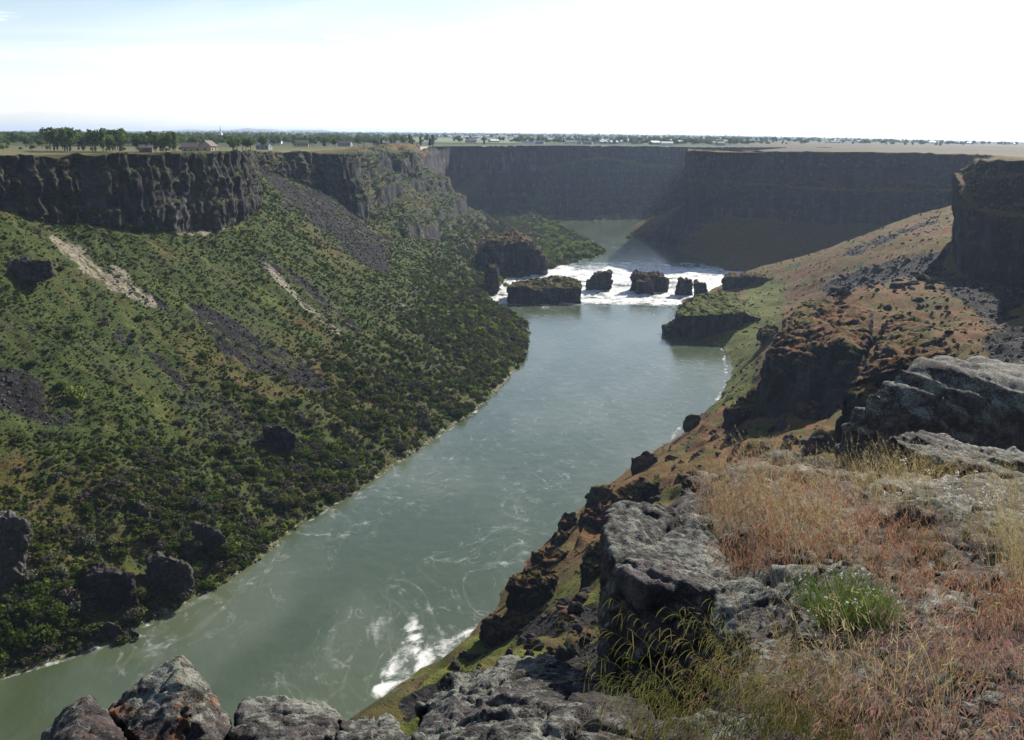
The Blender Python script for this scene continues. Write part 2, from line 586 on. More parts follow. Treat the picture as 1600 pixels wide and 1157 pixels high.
def build_left():
    ns = [4, 42, 46, 46, 34, 34, 12, 8]
    G = sub_cols(spline_rows(LEFT, view_spacing(0.74, 0.55, 2.5)), ns)
    cl = row_weights(ns, [0, 0, 0, 0, 0.55, 1, 0.75, 0.1, 0])
    nu, nv = G.shape[:2]
    N = grid_normals(G)
    V = G.reshape(-1, 3)
    Nf = N.reshape(-1, 3)
    if Nf[:, 2].mean() < 0:
        Nf = -Nf
    w = np.tile(cl, nu)
    steep = smoothstep(1 - Nf[:, 2], 0.35, 0.7)
    w = np.maximum(w * smoothstep(1 - Nf[:, 2], 0.1, 0.4), steep)
    d = w * cliff_disp(V)
    # rugged rock bands on the spur
    px, py = project(V)
    spur = smoothstep(px, 520, 590) * (1 - smoothstep(py, 400, 440)) * smoothstep(V[:, 1], 760, 820) * (1 - smoothstep(V[:, 1], 1230, 1330)) * smoothstep(V[:, 2], 8, 20)
    rg = ridged(V / np.array([34, 34, 26]), 4)
    d = d + spur * (6 * rg + 3.5 * fbm(V / 12, 3))
    zz = V[:, 2] + 13 * fbm(V / 55 + 2, 3)
    f = (zz / 25.0) % 1.0
    d_ter = spur * (smoothstep(f, 0.42, 0.60) - f) * 25.0 * 0.62 * smoothstep(fbm(V / 60 + 11, 2), -0.35, 0.1)
    tal = (1 - w) * smoothstep(V[:, 2], 0.5, 6) * np.tile(row_weights(ns, [1, 1, 1, 1, 1, 1, 0.3, 0.15, 0]), nu)
    d = d + tal * (2.6 * fbm(V / 26, 3) + 1.0 * fbm(V / 7, 3) + 0.35 * fbm(V / 2.2, 2))
    wob = (1 - smoothstep(np.abs(V[:, 2]), 2, 9)) * 1.6 * fbm(V / 9, 3)
    V = V + Nf * d[:, None]
    V[:, 2] += d_ter
    V[:, 0] += wob
    rimw = np.tile(row_weights(ns, [0, 0, 0, 0, 0, 0, 1, 0.6, 0]), nu) * smoothstep(V[:, 2], 95, 104)
    V[:, 2] += rimw * (2.0 * fbm(V / 38, 3) + 1.0 * fbm(V / 9, 2) - 0.4)
    V[:, 2] = np.minimum(V[:, 2], 112.5)
    G2 = V.reshape(nu, nv, 3)
    N2 = grid_normals(G2).reshape(-1, 3)
    if N2[:, 2].mean() < 0:
        N2 = -N2
    px, py = project(V)
    j = 14 * fbm(V / 14, 3)
    def band(pts, wid, jit=1.0):
        dd, t = poly_dist(px, py, pts)
        ww = np.interp(t, np.linspace(0, 1, len(wid)), wid)
        return 1 - smoothstep(dd + j * jit * ww / 14, ww * 0.6, ww * 1.3)
    scree = band([(408, 262), (450, 300), (520, 345), (575, 392), (600, 420)], [7, 18, 24, 22, 10])
    scree = np.maximum(scree, band([(440, 285), (500, 310), (560, 355), (600, 395)], [5, 12, 14, 14]))
    scree = np.maximum(scree, band([(300, 478), (360, 525), (430, 568), (510, 600)], [8, 26, 28, 10]))
    scree = np.maximum(scree, band([(-60, 560), (20, 620), (100, 655)], [55, 44, 12]))
    scree = np.maximum(scree, 0.8 * band([(400, 400), (470, 440), (560, 520)], [5, 9, 6]))
    scree = np.maximum(scree, 0.62 * band([(190, 520), (330, 640), (440, 710)], [14, 30, 14]))
    pale = band([(82, 372), (130, 405), (180, 440), (238, 478)], [5, 15, 17, 8])
    pale = np.maximum(pale, band([(408, 405), (450, 450), (490, 490), (530, 520)], [5, 6, 6, 4], 0.6))
    pale = np.maximum(pale, 0.75 * band([(625, 475), (650, 490)], [4, 4]))
    pale = np.maximum(pale, band([(280, 366), (318, 364), (350, 352), (385, 340)], [3, 7, 6, 3], 0.5))
    pale = np.maximum(pale, 0.55 * band([(300, 480), (330, 505)], [5, 5]))
    si = np.concatenate([[0], np.cumsum(np.linalg.norm(np.diff(G[:, sum(ns[:2])], axis=0), axis=1))])
    ti = np.concatenate([[0], np.cumsum(np.linalg.norm(np.diff(G[nu // 3], axis=0), axis=1))])
    SS, TT = np.meshgrid(si, ti, indexing='ij')
    Q = np.stack([SS.ravel() + 5 * fbm(V / 20, 2), TT.ravel(), 0 * V[:, 0]], 1)
    streak = fbm(Q / np.array([6.5, 48, 1]), 4) + 0.6 * fbm(Q / np.array([22, 110, 1]) + 5, 3)
    scree = np.clip(scree * (0.78 + 0.75 * fbm(Q / np.array([4.5, 26, 1]) + 13, 4) + 0.3 * streak), 0, 1)
    scree = np.maximum(scree, 0.62 * smoothstep(streak, 0.42, 0.75) * smoothstep(V[:, 2], 6, 18))
    shore = smoothstep(V[:, 2], -0.4, 0.1) * (1 - smoothstep(V[:, 2], 0.6, 1.5)) * (V[:, 1] < 700)
    pale = np.clip(pale * (0.62 + 0.55 * fbm(Q / np.array([2.5, 16, 1]), 3)), 0, 1)
    pale = np.maximum(pale, 0.5 * shore)
    dry = 0.35 * smoothstep(fbm(V / 45, 3), 0.05, 0.4)
    dry = np.maximum(dry, smoothstep(np.tile(np.arange(nv), nu), sum(ns[:6]) + 3, sum(ns[:6]) + 10) * 0.8)
    dry = np.maximum(dry, 0.9 * (1 - smoothstep(poly_dist(px, py, [(740, 400), (800, 360), (840, 380)])[0], 10, 26)) * (V[:, 1] > 950))
    dry = np.clip(dry + 0.25 * smoothstep(-streak, 0.1, 0.6), 0, 1)
    A = terrain_attrs(V, N2, dry, scree, pale)
    A['tone'] = np.clip(0.5 + 0.6 * streak, 0, 1)
    A['lush'] = np.clip(0.50 * smoothstep(fbm(Q / np.array([30, 70, 1]) + 21, 3), 0.05, 0.5) * (V[:, 2] > 2) + 1.0 * ((V[:, 2] < 12) & (V[:, 1] > 880)), 0, 1)
    me = mesh_from('canyon_side', V, grid_faces(nu, nv), MAT_TERRAIN, True, A)
    o = link('canyon_hillside', me, kind='structure')
    return V, N2, A, (nu, nv), ns
LV, LN, LA, LSH, LNS = build_left()

# ------------------------------------------------------------------ right wall and right cliff block
def wsec(water, base, mid, top, zt=None):
    """rows of a wall section; each entry (px,py,Y)"""
    W, B, Mi, T = (PY(*q) for q in (water, base, mid, top))
    d = (T - W)[:2]
    d = d / max(np.linalg.norm(d), 1e-3)
    U = W - np.array([d[0] * 12, d[1] * 12, 8])
    t1 = W * 0.65 + B * 0.35 - np.array([0, 0, 1.0])
    t2 = W * 0.3 + B * 0.7 - np.array([0, 0, 1.5])
    Mi2 = Mi + (T - Mi) * 0.08 + np.array([d[0] * 4, d[1] * 4, 0])
    Pn = T + np.array([d[0] * 18, d[1] * 18, -0.4])
    Pf = T + np.array([d[0] * 60, d[1] * 60, -1.5])
    return [U, W, t1, t2, B, Mi, Mi2, T, Pn, Pf]

RW = []
RW.append(wsec((1020, 345, 1480), (1080, 318, 1480), (1088, 270, 1478), (1092, 235, 1475)))
RW.append(wsec((996, 350, 1360), (1070, 322, 1330), (1078, 280, 1325), (1084, 235, 1322)))
RW.append(wsec((984, 365, 1240), (1060, 321, 1150), (1068, 280, 1140), (1076, 234.5, 1130)))
RW.append(wsec((998, 378, 1165), (1066, 322, 1075), (1072, 282, 1070), (1078, 234.5, 1064)))
RW.append(wsec((1050, 398, 1060), (1105, 331, 1045), (1108, 284, 1045), (1110, 235, 1044)))
RW.append(wsec((1130, 432, 882), (1200, 343, 1020), (1200, 292, 1020), (1195, 236.5, 1020)))
RW.append(wsec((1230, 440, 850), (1300, 350, 1005), (1300, 298, 1005), (1300, 236.5, 1005)))
RW.append(wsec((1330, 440, 830), (1420, 347, 985), (1422, 300, 985), (1425, 239, 985)))
RW.append(wsec((1400, 420, 810), (1490, 335, 950), (1500, 300, 940), (1515, 241.5, 935)))
RW.append(wsec((1440, 420, 760), (1530, 330, 860), (1540, 300, 840), (1556, 244, 830)))
RW.append(wsec((1430, 440, 660), (1520, 360, 690), (1535, 300, 690), (1552, 246, 690)))
RW.append(wsec((1420, 450, 560), (1489, 400, 566), (1492, 275, 566), (1528, 250, 572)))
RW.append(wsec((1430, 470, 500), (1520, 440, 525), (1522, 330, 525), (1560, 249, 530)))
RW.append(wsec((1460, 500, 430), (1600, 450, 490), (1602, 340, 490), (1630, 249, 498)))
RW.append(wsec((1500, 520, 380), (1618, 455, 432), (1622, 350, 432), (1650, 250, 438)))
RW.append(wsec((1500, 560, 300), (1655, 470, 350), (1660, 360, 350), (1690, 254, 356)))
RW.append(wsec((1560, 600, 240), (1715, 480, 280), (1720, 370, 280), (1760, 262, 286)))
RW.append(wsec((1700, 640, 170), (1880, 520, 205), (1885, 400, 205), (1930, 285, 210)))
RW = np.array(RW)

def build_right_wall():
    ns = [3, 16, 16, 16, 34, 5, 34, 10, 6]
    G = sub_cols(spline_rows(RW, view_spacing(0.75, 0.7, 2.4)), ns)
    cl = row_weights(ns, [0, 0, 0, 0.1, 0.6, 1, 1, 0.7, 0.1, 0])
    nu, nv = G.shape[:2]
    N = grid_normals(G).reshape(-1, 3)
    V = G.reshape(-1, 3)
    if N[:, 2].mean() < 0:
        N = -N
    w = np.tile(cl, nu) * smoothstep(1 - N[:, 2], 0.1, 0.4)
    d = w * cliff_disp(V)
    tw = np.tile(row_weights(ns, [1, 1, 1, 1, 1, 1, 1, 0.3, 0.1, 0]), nu)
    d = d + (1 - w) * tw * (2.2 * fbm(V / 26, 3) + 0.9 * fbm(V / 7, 3))
    V = V + N * d[:, None]
    rimw = np.tile(row_weights(ns, [0, 0, 0, 0, 0, 0, 0, 1, 0.6, 0]), nu)
    V[:, 2] += rimw * (2.0 * fbm(V / 38, 3) + 1.0 * fbm(V / 9, 2) - 0.4)
    N2 = grid_normals(V.reshape(nu, nv, 3)).reshape(-1, 3)
    if N2[:, 2].mean() < 0:
        N2 = -N2
    px, py = project(V)
    dry = np.full(len(V), 0.75)
    scree = np.where(V[:, 2] < 60, 0.35, 0.0)
    A = terrain_attrs(V, N2, dry, scree, np.zeros(len(V)))
    link('canyon_cliff', mesh_from('canyon_cliff', V, grid_faces(nu, nv), MAT_TERRAIN, True, A), kind='structure')
build_right_wall()

# ------------------------------------------------------------------ right bank: thin-plate surface through surveyed points
SHORE_R = [(60, -75), (120, -62), (165, -44), (195, -27), (223, -7), (248, 0), (285, 14), (327, 33), (360, 50), (393, 72), (440, 96), (500, 116), (568, 125), (600, 112), (640, 108), (690, 120), (743, 128), (800, 160), (850, 186), (905, 205), (960, 225)]
_sy = np.array([q[0] for q in SHORE_R], float)
_sx = np.array([q[1] for q in SHORE_R], float)
CTRL = []
def cp(px, py, Y):
    CTRL.append(PY(px, py, Y))
def cz(px, py, z):
    CTRL.append(PZ(px, py, z))
def cw(x, y, z):
    CTRL.append(np.array([x, y, z], float))
for yy, xx in SHORE_R[1:-1]:
    cw(xx, yy, 0.3)
    cw(xx - 14, yy, -7)
for q in [(1160, 470, 7), (1190, 520, 9), (1165, 560, 5), (1150, 600, 5), (1225, 455, 11), (1210, 480, 12)]:
    cz(*q)
for q in [(1130, 440, 850), (1200, 416, 842), (1260, 400, 835), (1330, 376, 828), (1400, 351, 820), (1480, 323, 800)]:
    cp(*q)
cw(215, 930, -3); cw(250, 920, 3); cw(300, 915, 14); cw(360, 905, 28); cw(430, 880, 50)
for q in [(1310, 400, 690), (1400, 385, 640), (1460, 380, 610), (1300, 450, 520), (1380, 440, 520), (1430, 500, 395), (1480, 440, 525), (1600, 450, 490), (1560, 500, 380),
          (1290, 470, 430), (1340, 490, 395), (1500, 560, 265), (1600, 560, 235), (1500, 520, 330), (1400, 540, 300)]:
    cp(*q)
# lower slope under the mid cliff and down to the near bank
for q in [(1225, 620, 318), (1300, 668, 282), (1200, 640, 312), (1120, 690, 325), (1100, 720, 290), (1000, 760, 288), (1080, 760, 235), (1180, 700, 245), (940, 850, 215), (930, 940, 165), (860, 930, 195), (800, 1000, 185), (900, 1030, 130), (700, 1090, 165), (600, 1120, 170), (800, 1100, 112), (650, 1157, 115)]:
    cp(*q)
for q in [(20, 60, 84), (60, 60, 99), (0, 60, 76), (-35, 62, 58), (-45, 105, 36), (60, 110, 84), (110, 150, 82), (170, 200, 72), (90, 200, 58), (230, 300, 60), (300, 420, 55), (-60, 80, 20), (330, 600, 58), (420, 760, 75)]:
    cw(*q)
CTRL = np.array(CTRL)

def tps_fit(P, lam=0.02):
    X = P[:, :2] / 100
    n = len(X)
    r2 = ((X[:, None] - X[None]) ** 2).sum(-1)
    K = 0.5 * r2 * np.log(np.maximum(r2, 1e-12)) + lam * np.eye(n)
    Q = np.hstack([np.ones((n, 1)), X])
    A = np.zeros((n + 3, n + 3))
    A[:n, :n] = K
    A[:n, n:] = Q
    A[n:, :n] = Q.T
    return X, np.linalg.solve(A, np.concatenate([P[:, 2], np.zeros(3)]))

_TX, _TW = tps_fit(CTRL)
def bank_z(x, y):
    out = np.zeros(len(x))
    for s in range(0, len(x), 20000):
        X = np.stack([x[s:s + 20000], y[s:s + 20000]], 1) / 100
        r2 = ((X[:, None] - _TX[None]) ** 2).sum(-1)
        K = 0.5 * r2 * np.log(np.maximum(r2, 1e-12))
        out[s:s + 20000] = K @ _TW[:-3] + _TW[-3] + X @ _TW[-2:]
    return out

def shore_x(y):
    return np.interp(y, _sy, _sx)

def build_right_bank():
    ny, nx = 560, 230
    Y = 60 * (955 / 60) ** (np.arange(ny) / (ny - 1))
    u = np.arange(nx) / (nx - 1)
    x0 = shore_x(Y) - 13
    x1 = np.maximum(0.60 * Y + 30, x0 + 60)
    x1 = np.minimum(x1, 470)
    X = x0[:, None] + (x1 - x0)[:, None] * (u ** 1.05)[None]
    YY = np.repeat(Y[:, None], nx, 1)
    Z = bank_z(X.ravel(), YY.ravel())
    V = np.stack([X.ravel(), YY.ravel(), Z], 1)
    G = V.reshape(ny, nx, 3)
    N = grid_normals(G).reshape(-1, 3)
    if N[:, 2].mean() < 0:
        N = -N
    k = smoothstep(V[:, 2], 0.2, 7)
    rough = 1.7 * fbm(V / 22, 4) + 0.8 * fbm(V / 5.5, 3)
    # basalt benches: terraces that break the slope
    zz = V[:, 2] + 5 * fbm(V / 30, 3)
    f = (zz / 9.0) % 1.0
    ter = (smoothstep(f, 0.35, 0.62) - f) * 9.0
    tm = smoothstep(fbm(V / 38 + 7, 3), -0.3, 0.1) * smoothstep(V[:, 2], 3, 9) * (1 - smoothstep(V[:, 1], 330, 440))
    d = k * rough + 0.95 * k * tm * ter
    V[:, 2] += d
    wob = (1 - smoothstep(np.abs(V[:, 2]), 1.5, 8)) * 2.0 * fbm(V / 10, 3)
    V[:, 0] += wob
    N2 = grid_normals(V.reshape(ny, nx, 3)).reshape(-1, 3)
    if N2[:, 2].mean() < 0:
        N2 = -N2
    px, py = project(V)
    dry = np.full(len(V), 0.92)
    green = 1 - smoothstep(poly_dist(px, py, [(1195, 455), (1190, 500), (1150, 540), (1150, 600), (1130, 630)])[0], 16, 42)
    green *= (V[:, 1] > 380)
    dry = dry - 0.62 * green
    low = (1 - smoothstep(V[:, 1], 200, 240)) * (V[:, 2] < 70)
    dry = dry - 0.50 * low
    scree = 0.0 * dry
    for pts, wd in [([(1300, 448), (1390, 425), (1480, 405)], 15), ([(1330, 395), (1400, 368), (1460, 345)], 4), ([(1560, 540), (1600, 560)], 30), ([(780, 985), (860, 975), (930, 960)], 20), ([(1500, 430), (1600, 500)], 40), ([(880, 1050), (940, 1020)], 25), ([(640, 1110), (720, 1060)], 18)]:
        dd = poly_dist(px, py, pts)[0] + 10 * fbm(V / 12, 3)
        scree = np.maximum(scree, 1 - smoothstep(dd, wd * 0.6, wd * 1.3))
    shore = smoothstep(V[:, 2], -0.4, 0.0) * (1 - smoothstep(V[:, 2], 0.4, 1.0))
    A = terrain_attrs(V, N2, dry, 0.8 * scree, 0.5 * shore)
    A['lush'] = np.clip(1.0 * green + 0.75 * low * smoothstep(fbm(V / 14, 3), -0.2, 0.3) + 0.45 * smoothstep(fbm(V / 24 + 9, 3), 0.05, 0.4), 0, 1)
    link('river_bank', mesh_from('river_bank', V, grid_faces(ny, nx), MAT_TERRAIN, True, A), kind='structure')
    return V, N2, A, (ny, nx)
RV, RN, RA, RSH = build_right_bank()

# ------------------------------------------------------------------ river
def river_level(y):
    return 4.2 * smoothstep(y, 740, 880)

def build_river():
    ny, nx = 640, 270
    Y = 90 * (1640 / 90) ** (np.arange(ny) / (ny - 1))
    lx = np.interp(Y, [90, 200, 300, 370, 430, 500, 580, 640, 706, 840, 1000, 1300, 1640], [-190, -150, -100, -70, -50, -25, -15, -20, -50, -60, -20, 20, -40])
    rx = np.interp(Y, [90, 200, 300, 400, 500, 700, 880, 1000, 1200, 1350, 1640], [-20, 10, 40, 95, 140, 165, 240, 240, 230, 250, 420])
    u = np.arange(nx) / (nx - 1)
    X = lx[:, None] + (rx - lx)[:, None] * u[None]
    YY = np.repeat(Y[:, None], nx, 1)
    V = np.stack([X.ravel(), YY.ravel(), np.zeros(ny * nx)], 1)
    x, y = V[:, 0], V[:, 1]
    V[:, 2] = river_level(y)
    px, py = project(V)
    # rapids
    rap = smoothstep(y, 700 + 14 * fbm(V / 20, 2), 742) * (1 - smoothstep(y + 24 * fbm(V / 30, 2), 880, 1010))
    rap = rap * np.clip(1 - 0.9 * (1 - smoothstep(py, 395, 425)), 0, 1)
    P2 = np.stack([x, y, 0 * x], 1)
    V[:, 2] += rap * (1.3 * fbm(P2 / np.array([14, 7, 1]), 4) + 0.9 * ridged(P2 / np.array([6, 3.4, 1]), 3) - 0.6)
    V[:, 2] += 0.06 * fbm(P2 / 6, 3)
    # foam: 'foam' = solid white water, 'lines' = zones where scum lines drift
    wx = np.stack([x + 14 * fbm(P2 / 40, 3), y + 14 * fbm(P2 / 40 + 31, 3), 0 * x], 1)
    def near(pts, w):
        return 1 - smoothstep(poly_dist(px, py, pts)[0], w * 0.3, w)
    foam = rap * (0.92 + 0.75 * fbm(wx / np.array([26, 11, 1]), 4) + 0.5 * fbm(wx / np.array([7, 4, 1]), 3))
    tail = smoothstep(y, 640, 725) * (1 - smoothstep(y, 725, 760))
    foam = np.maximum(foam, tail * 0.6 * smoothstep(fbm(wx / np.array([16, 45, 1]), 4), 0.05, 0.45))
    curl = near([(597, 1078), (615, 1045), (640, 1015), (650, 990)], 27)
    curl = np.maximum(curl, near([(600, 1074), (655, 1040), (700, 1012), (748, 990)], 27))
    curl = np.maximum(curl, 0.9 * near([(640, 1000), (638, 985), (648, 965)], 16))
    w2 = np.stack([x + 5 * fbm(P2 / 11, 3), y + 5 * fbm(P2 / 11 + 31, 3), 0 * x], 1)
    foam = np.maximum(foam, curl * np.clip(0.60 + 0.85 * fbm(w2 / np.array([4.2, 6.5, 1]), 4), 0, 1))
    for pts, w, k in [([(1128, 546), (1135, 575), (1130, 610), (1112, 638)], 6, 0.42), ([(1063, 668), (1048, 688)], 6, 0.42), ([(-20, 1066), (130, 1022), (245, 970)], 6, 0.42), ([(480, 818), (560, 765), (650, 705), (745, 643)], 4, 0.4), ([(185, 1000), (240, 990)], 7, 0.5)]:
        foam = np.maximum(foam, near(pts, w) * (k + 0.6 * fbm(wx / 4.0, 3)))
    lines = 1.0 * near([(200, 1010), (330, 955), (430, 880), (520, 815), (600, 765), (680, 725)], 75)
    lines = np.maximum(lines, 0.9 * near([(690, 980), (750, 880), (820, 790), (880, 730)], 80))
    lines = np.maximum(lines, 0.95 * near([(440, 1110), (520, 1030), (600, 970), (690, 910)], 75))
    lines = np.maximum(lines, 0.5 * near([(760, 640), (900, 660), (1050, 580)], 140))
    lines = np.maximum(lines, 0.9 * smoothstep(y, 560, 700) * (1 - smoothstep(y, 740, 760)))
    lines = np.maximum(lines, 0.8 * smoothstep(y, 860, 950) * (1 - smoothstep(y, 1150, 1300)))
    lines = np.maximum(lines, 1.25 * near([(560, 1090), (600, 1060), (640, 1010), (700, 1010), (750, 985)], 60))
    silt = smoothstep(fbm(wx / np.array([30, 80, 1]), 3), -0.4, 0.5)
    m, nb, bs = new_mat('river_water')
    p = nb.pos()
    fa = nb.attr('foam')
    fn = nb.noise(nb.pos((1, 0.7, 1)), 0.40, 9, 0.75, 1.2)
    ff = nb.math('ADD', fa, nb.math('MULTIPLY', nb.math('SUBTRACT', fn, 0.5), 1.5))
    solid = nb.math('MULTIPLY', nb.smooth(ff, 0.32, 1.05), nb.smooth(fa, 0.03, 0.35))
    def scum(scale, wid, dist, sc=(1, 0.6, 1)):
        n = nb.noise(nb.pos(sc, -0.35), scale, 4, 0.55, dist)
        return nb.math('SUBTRACT', 1.0, nb.smooth(nb.math('ABSOLUTE', nb.math('SUBTRACT', n, 0.5)), 0.0, wid))
    l1 = scum(0.035, 0.030, 1.6)
    l2 = scum(0.085, 0.030, 1.2)
    brk = nb.smooth(nb.noise(p, 0.16, 6, 0.7), 0.48, 0.68)
    ln = nb.math('MULTIPLY', nb.math('MAXIMUM', l1, nb.math('MULTIPLY', l2, 0.6)), nb.math('ADD', nb.math('MULTIPLY', brk, 0.85), 0.10))
    ln = nb.math('MULTIPLY', nb.math('MULTIPLY', ln, nb.attr('lines')), nb.math('ADD', nb.math('MULTIPLY', nb.noise(p, 1.1, 4, 0.7), 1.2), 0.1))
    fmask = nb.math('MAXIMUM', solid, nb.math('MULTIPLY', ln, 0.50), None)
    fmask = nb.math('MINIMUM', fmask, 1.0)
    wat = nb.ramp(nb.attr('silt'), [(0.0, (0.056, 0.076, 0.040)), (1.0, (0.090, 0.110, 0.068))])
    base = nb.mix(fmask, wat, (0.72, 0.72, 0.70))
    nb.set(bs.inputs['Base Color'], base)
    nb.set(bs.inputs['Roughness'], nb.math('ADD', nb.math('MULTIPLY', fmask, 0.5), 0.15))
    bs.inputs['IOR'].default_value = 1.33
    w1 = nb.noise(nb.pos((1, 0.55, 1), 0.5), 0.32, 4, 0.55)
    w2_ = nb.noise(nb.pos((1, 0.7, 1), -0.4), 1.6, 3, 0.6)
    h = nb.math('ADD', nb.math('MULTIPLY', w1, 1.0), nb.math('MULTIPLY', w2_, 0.25))
    h = nb.math('ADD', h, nb.math('MULTIPLY', fmask, 0.5))
    nb.set(bs.inputs['Normal'], nb.bump(h, 0.28, 0.5))
    me = mesh_from('river', V, grid_faces(ny, nx), m, True, {'foam': np.clip(foam, 0, 1.3), 'silt': silt, 'lines': lines})
    link('river', me, kind='structure')
build_river()

# ------------------------------------------------------------------ plateau
from mathutils.geometry import delaunay_2d_cdt
_gx = np.array([-300, 0, 180, 400, 800, 1100, 1300, 1500, 1900], float)
_gy = np.array([0, 1.5, 4, 7.5, 9, 8.5, 6, 2, 0], float)
def plain_z(x, y):
    """the farmland tilts up very gently away from the canyon"""
    px = 800 + FPX * x / np.maximum(y, 1) / 1.03
    g = np.where(y > 0, np.interp(px, _gx, _gy), 0)
    r = np.hypot(x, y)
    return 108.6 + g / FPX * np.maximum(r - 1600, 0) * (1 - 0.25 * smoothstep(r, 9000, 24000))

def build_plain():
    inner = [np.array(s[-1]) for s in LEFT]
    inner += [np.array([470, 1640, 108.5])]
    inner += [np.array(s[-1]) for s in RW]
    inner += [np.array([190, 90, 112]), np.array([150, -60, 114]), np.array([-250, -80, 112])]
    pts = [(p[0], p[1]) for p in inner]
    zin = np.array([p[2] for p in inner])
    inn = np.array(pts)
    n_in = len(pts)
    NA = 160
    rings = []
    for r in (1900, 2300, 2900, 3800, 5200, 7000, 9500, 12500, 16000, 20000, 25500):
        for k in range(NA):
            a = 2 * math.pi * (k + 0.37) / NA
            rings.append((r * math.sin(a), r * math.cos(a)))
    co = [Vector(p) for p in pts + rings]
    edges = [(i, (i + 1) % n_in) for i in range(n_in)]
    res = delaunay_2d_cdt(co, edges, [], 0, 1e-6)
    ox = np.array([v[0] for v in res[0]])
    oy = np.array([v[1] for v in res[0]])
    z = plain_z(ox, oy)
    for i in range(len(ox)):
        d = np.hypot(inn[:, 0] - ox[i], inn[:, 1] - oy[i])
        k = np.argmin(d)
        if d[k] < 1:
            z[i] = zin[k]
    F3 = np.array([f for f in res[2] if len(f) == 3])
    cx = ox[F3].mean(1)
    cyy = oy[F3].mean(1)
    F3 = F3[~in_poly(cx, cyy, pts)]
    V = np.stack([ox, oy, z], 1)
    nz = np.cross(V[F3[:, 1]] - V[F3[:, 0]], V[F3[:, 2]] - V[F3[:, 0]])[:, 2]
    F3[nz < 0] = F3[nz < 0][:, ::-1]
    m, nb, bs = new_mat('plain_ground')
    p = nb.pos()
    cell = nb.voro(nb.pos((1, 0.35, 0)), 0.0035, 'F1', 'Color')
    field = nb.ramp(cell, [(0.2, (0.045, 0.065, 0.028)), (0.45, (0.075, 0.090, 0.036)), (0.65, (0.065, 0.10, 0.034)), (0.9, (0.13, 0.115, 0.065))])
    near_c = nb.ramp(nb.noise(p, 0.02, 6, 0.65), [(0.35, (0.105, 0.110, 0.042)), (0.5, (0.145, 0.130, 0.062)), (0.68, (0.080, 0.100, 0.034))])
    g = nb.new('ShaderNodeNewGeometry')
    ln = nb.new('ShaderNodeVectorMath', operation='LENGTH')
    nb.l.new(g.outputs['Position'], ln.inputs[0])
    sp = nb.new('ShaderNodeSeparateXYZ')
    nb.l.new(g.outputs['Position'], sp.inputs[0])
    tanside = nb.smooth(nb.math('SUBTRACT', sp.outputs[0], nb.math('MULTIPLY', sp.outputs[1], 0.20)), -40, 160)
    tan = nb.ramp(nb.noise(p, 0.006, 5, 0.6), [(0.3, (0.062, 0.058, 0.032)), (0.55, (0.105, 0.085, 0.048)), (0.75, (0.055, 0.062, 0.028))])
    far = nb.mix(nb.math('MULTIPLY', tanside, nb.math('SUBTRACT', 1.0, nb.smooth(ln.outputs['Value'], 2600, 4200))), field, tan)
    nb.set(bs.inputs['Base Color'], nb.mix(nb.smooth(ln.outputs['Value'], 800, 1500), near_c, far))
    bs.inputs['Roughness'].default_value = 0.95
    bs.inputs['Specular IOR Level'].default_value = 0.1
    link('plain', mesh_from('plain', V, F3, m, False), kind='structure')
build_plain()

# low blue hills on the horizon
def build_hills():
    na, nr = 160, 8
    V = []
    for i in range(na):
        a = math.radians(-40 + 80 * i / (na - 1))
        hgt = 95 * math.exp(-((math.degrees(a) + 13) / 6.0) ** 2) + 40 * math.exp(-((math.degrees(a) + 24) / 9) ** 2) + 40 * math.exp(-((math.degrees(a) - 3) / 8) ** 2) + 6
        hgt *= 1 + 0.12 * math.sin(i * 0.9) + 0.08 * math.sin(i * 2.3)
        for j in range(nr):
            r = 15500 + 700 * j
            V.append((r * math.sin(a), r * math.cos(a), 108.0 + hgt * math.sin(math.pi * j / (nr - 1)) - (0.5 if j in (0, nr - 1) else 0)))
    m, nb, bs = new_mat('hill_ground')
    nb.set(bs.inputs['Base Color'], nb.ramp(nb.noise(nb.pos(), 0.002, 5), [(0.35, (0.06, 0.075, 0.04)), (0.65, (0.13, 0.12, 0.07))]))
    bs.inputs['Roughness'].default_value = 1
    link('hills', mesh_from('hills', V, grid_faces(na, nr)[:, ::-1], m), kind='structure')
build_hills()

# ------------------------------------------------------------------ air
def build_haze():
    bm = bmesh.new()
    bmesh.ops.create_cube(bm, size=1)
    for v in bm.verts:
        v.co.x *= 54000
        v.co.y *= 54000
        v.co.z = -12 if v.co.z < 0 else HAZE_TOP
    me = bpy.data.meshes.new('haze')
    bm.to_mesh(me)
    bm.free()
    m = bpy.data.materials.new('haze_air')
    m.use_nodes = True
    nt = m.node_tree
    nt.nodes.remove(nt.nodes['Principled BSDF'])
    pv = nt.nodes.new('ShaderNodeVolumePrincipled')
    pv.inputs['Color'].default_value = (0.56, 0.72, 1.0, 1)
    pv.inputs['Density'].default_value = HAZE_D
    pv.inputs['Anisotropy'].default_value = 0.3
    nt.links.new(pv.outputs[0], nt.nodes['Material Output'].inputs['Volume'])
    me.materials.append(m)
    link('haze', me, kind='stuff')
HAZE_TOP = 260
HAZE_D = 0.000055
build_haze()

# ------------------------------------------------------------------ rocks
def hull_into(bm, pts):
    vs = [bm.verts.new(Vector(p)) for p in pts]
    r = bmesh.ops.convex_hull(bm, input=vs)
    junk = [g for g in r['geom_interior'] if isinstance(g, bmesh.types.BMVert)]
    junk += [g for g in r['geom_unused'] if isinstance(g, bmesh.types.BMVert)]
    for v in set(junk):
        if v.is_valid and not v.link_faces:
            bm.verts.remove(v)

